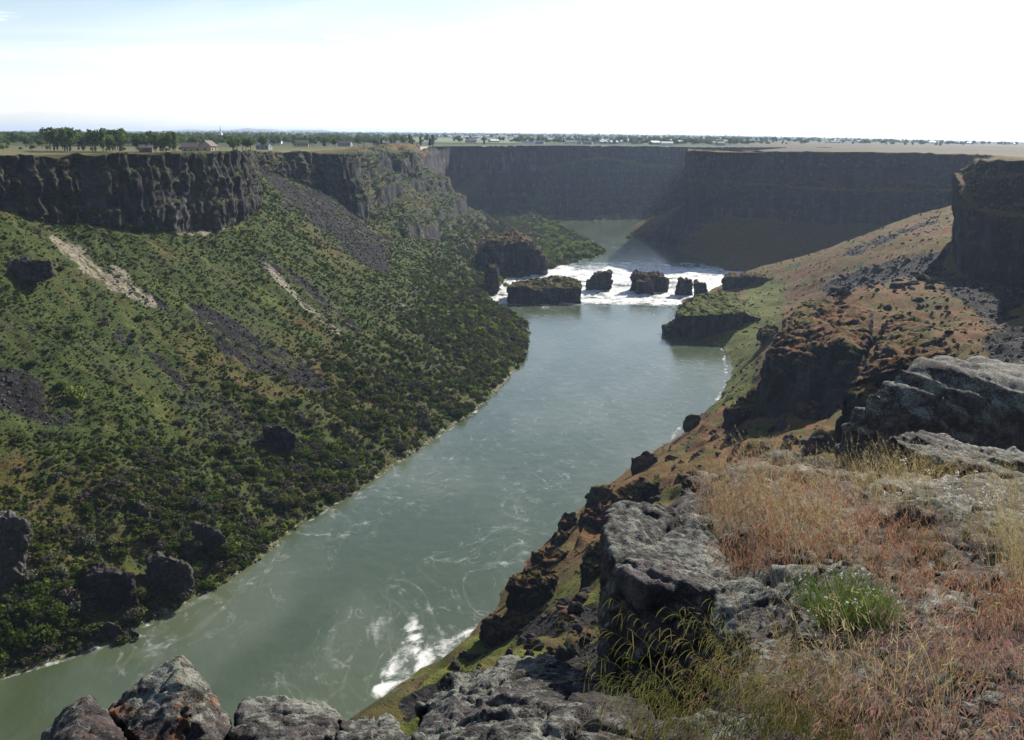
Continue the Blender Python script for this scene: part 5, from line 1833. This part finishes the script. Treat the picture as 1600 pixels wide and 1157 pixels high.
# ------------------------------------------------------------------ buildings of the plain
def flat(name, c, rough=0.8):
    m, nb, bs = new_mat(name)
    n = nb.noise(nb.pos(), 1.2, 4)
    nb.set(bs.inputs['Base Color'], nb.mix(nb.smooth(n, 0.3, 0.7), tuple(0.85 * q for q in c), c))
    bs.inputs['Roughness'].default_value = rough
    return m
WALLS = {'tan': flat('tan_siding', (0.42, 0.34, 0.25)), 'white': flat('white_siding', (0.78, 0.77, 0.74)), 'grey': flat('grey_siding', (0.34, 0.34, 0.35)), 'brick': flat('brick_wall', (0.26, 0.14, 0.10))}
ROOFS = {'brown': flat('brown_shingles', (0.13, 0.10, 0.085)), 'grey': flat('grey_shingles', (0.19, 0.19, 0.20)), 'white': flat('white_metal_roof', (0.75, 0.75, 0.74), 0.4), 'red': flat('red_roof', (0.22, 0.09, 0.06))}
M_GLASS = flat('window_glass', (0.03, 0.035, 0.045), 0.12)
M_DOOR = flat('door_paint', (0.20, 0.12, 0.07))
M_DARKW = flat('dark_boards', (0.085, 0.062, 0.048))

def box(x0, x1, y0, y1, z0, z1):
    V = [(x, y, z) for x in (x0, x1) for y in (y0, y1) for z in (z0, z1)]
    Fq = [(0, 1, 3, 2), (4, 6, 7, 5), (0, 4, 5, 1), (2, 3, 7, 6), (0, 2, 6, 4), (1, 5, 7, 3)]
    return V, Fq

_cache = {}
def house_parts(w, d, h, rh):
    key = (round(w), round(d), round(h, 1), round(rh, 1))
    if key in _cache:
        return _cache[key]
    w2, d2 = w / 2, d / 2
    V, Fq = box(-w2, w2, -d2, d2, -0.5, h)
    V += [(-w2, 0, h + rh), (w2, 0, h + rh)]
    # gables as degenerate quads
    Fq = [f for f in Fq] + [(1, 3, 8, 8), (5, 9, 7, 7)]
    bm = bmesh.new()
    vs = [bm.verts.new(v) for v in V]
    for f in Fq:
        u = []
        for i in f:
            if vs[i] not in u:
                u.append(vs[i])
        if f != (1, 5, 7, 3):
            bm.faces.new(u)
    bmesh.ops.recalc_face_normals(bm, faces=bm.faces)
    wall = bpy.data.meshes.new('wall')
    bm.to_mesh(wall)
    bm.free()
    e, t = 0.5, 0.22
    sl = rh / d2
    bm = bmesh.new()
    for s in (-1, 1):
        a = [(-w2 - e, s * (d2 + e), h - e * sl + 0.03), (w2 + e, s * (d2 + e), h - e * sl + 0.03), (w2 + e, 0, h + rh + 0.03), (-w2 - e, 0, h + rh + 0.03)]
        b = [(x, y, z + t) for x, y, z in a]
        q = [bm.verts.new(v) for v in a + b]
        for f in ((0, 1, 2, 3), (7, 6, 5, 4), (0, 4, 5, 1), (1, 5, 6, 2), (3, 2, 6, 7), (0, 3, 7, 4)):
            bm.faces.new([q[i] for i in f])
    bmesh.ops.recalc_face_normals(bm, faces=bm.faces)
    roof = bpy.data.meshes.new('roof')
    bm.to_mesh(roof)
    bm.free()
    _cache[key] = (wall, roof)
    return wall, roof
WIN = mesh_from('window', *box(-0.6, 0.6, -0.06, 0.06, -0.6, 0.6), None, False)
DOORM = mesh_from('door', *box(-0.5, 0.5, -0.06, 0.06, 0, 2.1), None, False)
CHIM = mesh_from('chimney', *box(-0.4, 0.4, -0.4, 0.4, 0, 1.8), None, False)

def matobj(name, me, mat, parent, loc=(0, 0, 0)):
    m2 = bpy.data.objects.new(name, me)
    if not me.materials:
        me.materials.append(None)
    m2.material_slots[0].link = 'OBJECT'
    m2.material_slots[0].material = mat
    col.objects.link(m2)
    m2.parent = parent
    m2.location = loc
    return m2

def house(px, Y, w, d, h, rh, wall, roof, rz, label, group=None, detail=True, name='house', cat='house'):
    x = (px - 800) / FPX * Y * 1.03
    z = plain_z(np.array([x]), np.array([Y]))[0]
    r = empty(name, (x, Y, z), label=label, category=cat, group=group)
    r.rotation_euler = (0, 0, rz)
    wm, rm = house_parts(w, d, h, rh)
    matobj('wall', wm, WALLS[wall] if wall in WALLS else wall, r)
    matobj('roof', rm, ROOFS[roof], r)
    if detail:
        n = max(2, int(w / 3.2))
        for i in range(n):
            if i == n // 2 and n > 2:
                matobj('door', DOORM, M_DOOR, r, (-w / 2 + (i + 0.5) * w / n, -d / 2 - 0.03, 0))
            else:
                matobj('window', WIN, M_GLASS, r, (-w / 2 + (i + 0.5) * w / n, -d / 2 - 0.03, h * 0.55))
        for s in (-1, 1):
            o = matobj('window', WIN, M_GLASS, r, (s * (w / 2 + 0.03), 0, h * 0.55))
            o.rotation_euler = (0, 0, math.pi / 2)
        matobj('chimney', CHIM, WALLS['brick'], r, (w * 0.22, d * 0.1, h + rh * 0.6))
    return r

house(324, 640, 12, 9, 3.4, 2.4, 'tan', 'brown', 0.1, 'long tan house with a low brown roof near the left rim')
house(347, 628, 8, 8, 4.6, 3.0, 'tan', 'brown', 1.35, 'taller tan house gable end facing the canyon, right of the long one')
house(255, 668, 8, 6, 2.6, 1.6, M_DARKW, 'brown', 0.2, 'small dark shed with brown roof at the edge of the grove', cat='shed', name='shed')
house(430, 840, 11, 8, 3.0, 2.0, 'grey', 'grey', -0.2, 'grey house above the scree gully right of the rounded tree')
house(485, 1120, 16, 9, 3.4, 2.6, 'tan', 'brown', 0.15, 'wide house with low roof among garden trees above the second cliff')
house(550, 1180, 15, 9, 3.4, 2.4, 'grey', 'brown', -0.1, 'grey house with brown roof near the far rim left of the spur')
house(622, 1300, 16, 10, 3.4, 2.4, 'brick', 'grey', 0.1, 'brick house between conifers left of the green field')
house(805, 2150, 24, 12, 6.0, 1.2, 'white', 'white', 0.05, 'large bright white flat roofed hall on the skyline at the centre', cat='hall', name='hall')
rh_ = random.Random(31)
for i in range(64):
    px = rh_.uniform(820, 1110)
    house(px, rh_.uniform(1700, 2500), rh_.uniform(12, 22), 10, 3.8, 2.6, rh_.choice(['white', 'tan', 'grey', 'white']), rh_.choice(['brown', 'grey', 'white', 'white']), rh_.uniform(-0.6, 0.6),
          'suburban house in the rows beyond the far canyon wall', 'suburban houses beyond the far wall', detail=False)
for i in range(26):
    house(rh_.uniform(10, 780), rh_.uniform(1250, 3200), rh_.uniform(12, 20), 10, 3.4, 2.4, rh_.choice(['white', 'tan', 'grey']), rh_.choice(['brown', 'grey', 'white']), rh_.uniform(-0.6, 0.6),
          'house scattered among the trees of the plain on the left', 'houses on the left plain', detail=False)
for i in range(20):
    house(rh_.uniform(1130, 1580), rh_.uniform(2500, 4300), rh_.uniform(14, 34), 14, 4.5, 1.6, rh_.choice(['white', 'white', 'grey']), rh_.choice(['white', 'grey']), rh_.uniform(-0.5, 0.5),
          'low farm building far off on the plain at the right', 'far farm buildings at the right', detail=False, name='farm_building', cat='building')
for i in range(9):
    house(690 + 14 * i + rh_.uniform(-4, 4), rh_.uniform(3200, 3700), 16, 12, 3.6, 2.2, 'white', 'white', rh_.uniform(-0.4, 0.4), 'small white building in the row behind the green field', 'white row behind the green field', detail=False)

def temple():
    Y = 1900.0
    x = (376 - 800) / FPX * Y * 1.03
    z = plain_z(np.array([x]), np.array([Y]))[0]
    r = empty('temple', (x, Y, z), label='white temple with a slender pointed spire on the left skyline', category='temple')
    W = WALLS['white']
    def mb(name, b, loc=(0, 0, 0)):
        me = mesh_from(name, *b, None, False)
        return matobj(name, me, W, r, loc)
    mb('hall', box(-9, 12, -8, 8, -0.5, 8.5))
    mb('parapet', box(-9.3, 12.3, -8.3, 8.3, 8.5, 9.2))
    t = mb('tower', box(-15, -9.2, -3, 3, -0.5, 12.5))
    V = []
    for zz, rr in ((12.5, 2.3), (15, 1.9), (15.2, 1.5), (26.5, 0.12)):
        for k in range(8):
            a = math.pi / 4 * k + math.pi / 8
            V.append((-12.1 + rr * math.cos(a), rr * math.sin(a), zz))
    Fq = [(8 * j + k, 8 * j + (k + 1) % 8, 8 * j + 8 + (k + 1) % 8, 8 * j + 8 + k) for j in range(3) for k in range(8)]
    me = mesh_from('spire', V, Fq, None, False)
    matobj('spire', me, W, r)
    for i in range(5):
        matobj('window', WIN, M_GLASS, r, (-6.5 + 3.8 * i, -8.05, 4.2)).scale = (1, 1, 2.6)
temple()

# bright green field in front of the far houses
def field():
    c = [(640, 1750), (812, 1750), (800, 3000), (650, 3000)]
    n = 14
    V = []
    for i in range(n):
        for j in range(n):
            u, v = i / (n - 1), j / (n - 1)
            px = (640 * (1 - u) + 812 * u) * (1 - v) + (655 * (1 - u) + 800 * u) * v
            Y = 1750 + 1250 * v
            X = (px - 800) / FPX * Y * 1.03
            V.append((X, Y, 0))
    V = np.array(V, float)
    V[:, 2] = plain_z(V[:, 0], V[:, 1]) + 0.8
    m, nb, bs = new_mat('meadow')
    nb.set(bs.inputs['Base Color'], nb.ramp(nb.noise(nb.pos((1, 0.2, 1)), 0.012, 5), [(0.35, (0.075, 0.115, 0.032)), (0.65, (0.12, 0.15, 0.05))]))
    bs.inputs['Roughness'].default_value = 1
    link('green_field', mesh_from('green_field', V, grid_faces(n, n)[:, ::-1], m), kind='structure')
field()

# ------------------------------------------------------------------ grasses and flowers on the ledge
M_GRED = leaf_mat('red_cheatgrass', (0.32, 0.255, 0.155), (0.32, 0.195, 0.120), (0.31, 0.130, 0.090), 0.4)
M_GPINK = leaf_mat('pink_cheatgrass', (0.27, 0.23, 0.15), (0.29, 0.175, 0.135), (0.33, 0.165, 0.15), 0.4)
M_GGOLD = leaf_mat('golden_grass', (0.24, 0.195, 0.085), (0.36, 0.285, 0.135), (0.50, 0.41, 0.23), 0.4)
M_GGREEN = leaf_mat('green_cheatgrass', (0.085, 0.105, 0.032), (0.135, 0.135, 0.040), (0.17, 0.135, 0.060), 0.45)
M_GSTEM = leaf_mat('rabbitbrush_stems', (0.085, 0.125, 0.028), (0.130, 0.185, 0.045), (0.18, 0.24, 0.075), 0.4)
M_PETAL = leaf_mat('white_petals', (0.60, 0.58, 0.52), (0.72, 0.70, 0.64), (0.82, 0.80, 0.76), 0.3)
M_DRY = leaf_mat('dead_stalks', (0.15, 0.125, 0.095), (0.24, 0.20, 0.15), (0.36, 0.31, 0.24), 0.25)

def ribbon(pts, w0, w1, side):
    n = len(pts)
    w = np.linspace(w0, w1, n)[:, None] * 0.5
    V = np.empty((2 * n, 3))
    V[0::2] = pts - side * w
    V[1::2] = pts + side * w
    Fq = [(2 * i, 2 * i + 1, 2 * i + 3, 2 * i + 2) for i in range(n - 1)]
    return V, Fq

def grass_clump(name, mat, rng, n, h, spread, lean, droop, w, head=None, hl=0.03, wind=(0.5, -0.2), hn=7):
    VV, FF, TT = [], [], []
    off = 0
    def put(V, Fq, t):
        nonlocal off
        VV.append(V)
        FF.extend([tuple(i + off for i in f) for f in Fq])
        TT.append(np.full(len(V), t))
        off += len(V)
    for _ in range(n):
        a = rng.random() * 6.28
        r = spread * math.sqrt(rng.random())
        b = np.array([r * math.cos(a), r * math.sin(a), -0.02])
        d = np.array([math.cos(a), math.sin(a), 0]) * 0.6 + np.array([wind[0], wind[1], 0]) + 0.5 * rng.normal(size=3) * [1, 1, 0]
        d /= max(np.linalg.norm(d), 1e-3)
        hh = h * (0.55 + 0.6 * rng.random())
        ln = lean * (0.4 + 1.1 * rng.random())
        dr = droop * (0.4 + 1.0 * rng.random())
        t = np.linspace(0, 1, 6)[:, None]
        pts = b + d * hh * (ln * t + dr * t ** 3) + np.array([0, 0, 1]) * hh * (t - 0.45 * dr * t ** 3)
        side = np.cross(d, [0, 0, 1]) + 0.6 * rng.normal(size=3)
        side /= np.linalg.norm(side)
        tint = float(np.clip(0.25 + 0.2 * rng.normal(), 0, 1))
        put(*ribbon(pts, w, w * 0.45, side), tint)
        if head == 'droop':
            for k in range(hn):
                u = 0.62 + 0.38 * rng.random()
                i = min(int(u * 5), 4)
                p = pts[i] * (1 - (u * 5 - i)) + pts[i + 1] * (u * 5 - i)
                g = d * (0.6 + 0.5 * rng.random()) + 0.5 * rng.normal(size=3) + np.array([0, 0, -0.5])
                g /= np.linalg.norm(g)
                l = hl * (0.7 + 0.7 * rng.random())
                q = np.array([p, p + g * l * 0.5 + [0, 0, -0.05 * l], p + g * l * 0.95 + [0, 0, -0.35 * l], p + g * l * 1.15 + [0, 0, -0.8 * l]])
                sd = np.cross(g, rng.normal(size=3))
                sd /= np.linalg.norm(sd)
                V, Fq = ribbon(q, w * 0.5, w * 0.5, sd)
                V[2:6] += (np.repeat(np.array([-1, 1, -1, 1]), 1)[:, None] * sd * w * 0.55)
                put(V, Fq, float(np.clip(0.72 + 0.2 * rng.normal(), 0, 1)))
        elif head == 'spike':
            p0, p1 = pts[3], pts[5]
            ax = (p1 - p0) / np.linalg.norm(p1 - p0)
            for k in range(hn):
                u = rng.random()
                p = p0 * (1 - u) + p1 * u
                g = ax * 0.8 + 0.5 * rng.normal(size=3)
                g /= np.linalg.norm(g)
                sd = np.cross(g, rng.normal(size=3))
                sd /= np.linalg.norm(sd)
                q = np.array([p, p + g * hl * 0.4, p + g * hl])
                V, Fq = ribbon(q, w * 1.3, w * 0.3, sd)
                put(V, Fq, float(np.clip(0.75 + 0.2 * rng.normal(), 0, 1)))
    V = np.concatenate(VV)
    return mesh_from(name, V, np.array(FF), mat, False, {'tint': np.concatenate(TT)})

rg = np.random.default_rng(77)
C_RED = proto('proto_red_grass', [grass_clump('red_grass', M_GRED, rg, 16, 0.42, 0.12, 0.24, 0.34, 0.0024, 'droop', 0.030, (0.5, -0.2), 8) for _ in range(5)])
C_PINK = proto('proto_pink_grass', [grass_clump('pink_grass', M_GPINK, rg, 15, 0.34, 0.10, 0.30, 0.50, 0.0022, 'droop', 0.026, (-0.1, -0.3), 8) for _ in range(5)])
C_GOLD = proto('proto_gold_grass', [grass_clump('gold_grass', M_GGOLD, rg, 14, 0.62, 0.10, 0.22, 0.22, 0.0024, 'spike', 0.028, (-0.5, 0.0), 12) for _ in range(4)])
C_GREEN = proto('proto_green_grass', [grass_clump('green_grass', M_GGREEN, rg, 11, 0.46, 0.07, 0.18, 0.55, 0.0016, 'droop', 0.034, (-0.4, -0.2), 13) for _ in range(4)])
C_DEAD = proto('proto_dead_grass', [grass_clump('dead_grass', M_DRY, rg, 12, 0.26, 0.10, 0.6, 0.3, 0.0026, None) for _ in range(3)])

# picture raster of the ledge: nearest surface point behind each 6 px cell
_fx, _fy = project(FGV)
_fd = np.linalg.norm(FGV - EYE, axis=1)
_ok = (FGV[:, 1] > 1.5) & (FGV[:, 2] > 114.5)
CELL = 6
_W, _H = 1800 // CELL, 1500 // CELL
RAST = np.full((_W, _H), -1, np.int64)
_best = np.full((_W, _H), 1e9)
_ci = ((_fx + 60) // CELL).astype(int)
_cj = (_fy // CELL).astype(int)
_sel = np.where(_ok & (_ci >= 0) & (_ci < _W) & (_cj >= 0) & (_cj < _H))[0]
_ord = _sel[np.argsort(-_fd[_sel])]
RAST[_ci[_ord], _cj[_ord]] = _ord
def fg_at(px, py):
    i, j = int((px + 60) // CELL), int(py // CELL)
    if 0 <= i < _W and 0 <= j < _H and RAST[i, j] >= 0:
        return FGV[RAST[i, j]]
    return None

def fg_points(poly, n, rng):
    xs = [p[0] for p in poly]
    ys = [p[1] for p in poly]
    out = []
    tries = 0
    while len(out) < n and tries < n * 20:
        tries += 1
        px, py = rng.uniform(min(xs), max(xs)), rng.uniform(min(ys), max(ys))
        if in_poly(np.array([px]), np.array([py]), poly)[0]:
            p = fg_at(px, py)
            if p is not None:
                out.append(p + 0.02 * rng.normal(size=3) * [1, 1, 0])
    return np.array(out)

def sow(name, polys, coll, k, smin, smax, seed, sink=0.02):
    rng = np.random.default_rng(seed)
    P = np.concatenate([fg_points(pl, n, rng) for pl, n in polys])
    n = len(P)
    P[:, 2] -= sink
    s = smin + (smax - smin) * rng.random(n)
    scatter(name, P, s[:, None] * np.ones((n, 3)), np.stack([0.08 * rng.normal(size=n), 0.08 * rng.normal(size=n), 0.9 * rng.normal(size=n)], 1), rng.integers(0, k, n), coll)

sow('red_grass', [([(1085, 800), (1110, 745), (1180, 730), (1290, 790), (1400, 850), (1415, 900), (1330, 905), (1230, 900), (1130, 865)], 72), ([(1380, 880), (1440, 880), (1420, 960), (1370, 950)], 9),
                  ([(1480, 960), (1600, 930), (1600, 1010), (1500, 1000)], 14), ([(1130, 870), (1200, 900), (1180, 920), (1130, 900)], 6)], C_RED, 5, 0.55, 1.1, 1)
sow('pink_grass', [([(1200, 1120), (1320, 1085), (1420, 1100), (1500, 1070), (1640, 1050), (1640, 1240), (1150, 1240)], 36), ([(1200, 1060), (1420, 1040), (1600, 1000), (1600, 1070), (1250, 1110)], 14), ([(1050, 1130), (1180, 1080), (1180, 1240), (1040, 1240)], 14), ([(1420, 1000), (1560, 1010), (1600, 980), (1600, 1040), (1450, 1060)], 9)], C_PINK, 5, 0.5, 0.95, 2)
sow('golden_grass', [([(1285, 760), (1340, 745), (1440, 745), (1470, 800), (1360, 815)], 46), ([(1440, 750), (1600, 760), (1600, 830), (1500, 800)], 16), ([(1540, 860), (1620, 840), (1620, 980), (1570, 960)], 24), ([(1180, 735), (1290, 760), (1250, 780)], 5), ([(1090, 800), (1180, 735), (1400, 850), (1330, 900), (1130, 865)], 50), ([(1170, 1090), (1480, 1070), (1500, 1200), (1170, 1200)], 7)], C_GOLD, 4, 0.5, 1.0, 3)
sow('green_grass', [([(1060, 1130), (1240, 1100), (1260, 1230), (1030, 1230)], 16), ([(1240, 1080), (1330, 1060), (1330, 1200), (1240, 1200)], 8), ([(1440, 860), (1520, 830), (1540, 880), (1460, 900)], 5), ([(1540, 750), (1600, 740), (1600, 790)], 4)], C_GREEN, 4, 0.75, 1.15, 4)
sow('dead_grass', [([(1120, 830), (1400, 860), (1440, 960), (1560, 940), (1600, 850), (1600, 1100), (1200, 1100), (1150, 960)], 90), ([(1280, 770), (1560, 800), (1560, 860), (1300, 830)], 30)], C_DEAD, 3, 0.5, 1.1, 5)

# green drooping tuft at the foot of the black block
def tuft(pts, h, label, mat=M_GGREEN, n=26, sp=0.10, head='droop', name='grass_tuft', wind=(-0.5, -0.1), w=0.0017, lean=0.2, droop=0.6, hl=0.036, hn=14, seed=1):
    me = grass_clump(name, mat, np.random.default_rng(seed), n, h, sp, lean, droop, w, head, hl, wind, hn)
    return link(name, me, None, tuple(pts), label=label, category='grass tuft')
P = wpts((1000, 1150, 3.5), (1060, 1120, 3.6), (1150, 1110, 3.4), (1240, 1150, 2.9), (1130, 1260, 2.5), (1010, 1230, 2.9))
P += deep(P, 116.2)
near_rock([P], 0.012, 0.25, 'low dark rock at the bottom edge under the drooping green grass', amp=0.8)
tuft(PY(1062, 1165, 3.0), 0.52, 'tall green grass tuft with drooping heads before the black block', seed=3)
tuft(PY(1015, 1175, 3.3), 0.34, 'short green tuft with pale heads at the left foot of the black block', n=14, seed=5)
tuft(PY(1150, 1150, 3.1), 0.42, 'brown green tuft with drooping heads right of the tall green tuft', n=22, seed=6)

# green bush with tiny white flowers
def flower_bush(px, py, Y, n, h, spread, label, seed):
    rng = np.random.default_rng(seed)
    base = fg_at(px, py)
    if base is None:
        base = PY(px, py, Y)
    root = empty('flowering_bush', tuple(base - np.array([0, 0, 0.03])), label=label, category='bush')
    VV, FF, TT, off = [], [], [], 0
    tips = []
    for _ in range(n):
        a = rng.random() * 6.28
        r = spread * math.sqrt(rng.random())
        d = np.array([math.cos(a), math.sin(a), 0])
        b = d * r * 0.35
        hh = h * (0.6 + 0.45 * rng.random()) * (1 - 0.25 * r / spread)
        t = np.linspace(0, 1, 5)[:, None]
        pts = b + d * r * 0.9 * t ** 1.3 + np.array([0, 0, 1]) * hh * t + 0.012 * rng.normal(size=(5, 3)) * t
        sd = np.cross(d, [0, 0, 1]) + 0.7 * rng.normal(size=3)
        sd /= np.linalg.norm(sd)
        V, Fq = ribbon(pts, 0.0028, 0.0016, sd)
        VV.append(V); FF.extend([tuple(i + off for i in f) for f in Fq]); TT.append(np.full(len(V), rng.random())); off += len(V)
        for k in range(9):
            u = 0.25 + 0.75 * rng.random()
            i = min(int(u * 4), 3)
            p = pts[i] + (pts[i + 1] - pts[i]) * (u * 4 - i)
            g = np.array([0, 0, 0.9]) + 0.45 * rng.normal(size=3)
            g /= np.linalg.norm(g)
            sd = np.cross(g, rng.normal(size=3)); sd /= np.linalg.norm(sd)
            q = np.array([p, p + g * 0.014, p + g * 0.03])
            V, Fq = ribbon(q, 0.003, 0.001, sd)
            VV.append(V); FF.extend([tuple(i + off for i in f) for f in Fq]); TT.append(np.full(len(V), rng.random())); off += len(V)
        if rng.random() < 0.16:
            tips.append(pts[-1])
    link('stems', mesh_from('stems', np.concatenate(VV), np.array(FF), M_GSTEM, False, {'tint': np.concatenate(TT)}), root)
    T = np.array(tips)
    C = np.repeat(T, 3, 0) + 0.006 * rng.normal(size=(3 * len(T), 3))
    Nn = rng.normal(size=C.shape)
    Nn /= np.linalg.norm(Nn, axis=1, keepdims=True)
    V, Fq = quad_cloud(C, Nn, 0.007 * (0.7 + 0.6 * rng.random(len(C))), rng)
    o = link('flowers', mesh_from('flowers', V, Fq, M_PETAL, False, {'tint': rng.random(len(V))}), root)
    o['kind'] = 'stuff'
flower_bush(1310, 978, 4.6, 420, 0.34, 0.24, 'fresh green bush dotted with tiny white flowers among the lichen rocks', 5)
flower_bush(1372, 975, 4.4, 130, 0.20, 0.11, 'smaller green bush touching the flowering bush on its right', 6)

def wildflower(px, py, n, h, label, seed):
    rng = np.random.default_rng(seed)
    base = fg_at(px, py)
    if base is None:
        return
    me = grass_clump('stems', M_GGREEN, rng, n, h, 0.12, 0.2, 0.1, 0.0028, None)
    root = empty('wildflower', tuple(base), label=label, category='wildflower')
    link('stems', me, root)
    C = []
    for _ in range(n):
        c = np.array([0.15 * rng.normal(), 0.15 * rng.normal(), h * (0.75 + 0.35 * rng.random())])
        C.append(c + 0.014 * rng.normal(size=(12, 3)))
    C = np.concatenate(C)
    Nn = rng.normal(size=C.shape)
    Nn /= np.linalg.norm(Nn, axis=1, keepdims=True)
    V, Fq = quad_cloud(C, Nn, 0.011, rng)
    o = link('flowers', mesh_from('flowers', V, Fq, M_PETAL, False, {'tint': rng.random(len(V))}), root)
    o['kind'] = 'stuff'
wildflower(1468, 800, 12, 0.28, 'white flower cluster in front of the pale flat slab, left of its twin', 1)
wildflower(1500, 808, 10, 0.24, 'white flower cluster directly right of the first one', 2)
wildflower(1555, 820, 10, 0.22, 'small white flower cluster beside the grey rock at the right edge', 3)
wildflower(1440, 812, 7, 0.2, 'few white flowers at the left end of the flower row', 4)

# loose chips of rock on the ledge
C_CHIP = proto('proto_chip', [stone_mesh('rock_chip', rg, MAT_NEAR) for _ in range(5)])
sow('rock_chips', [([(1130, 830), (1420, 800), (1600, 820), (1600, 1157), (1180, 1157), (1180, 950)], 260)], C_CHIP, 5, 0.02, 0.09, 6, -0.005)
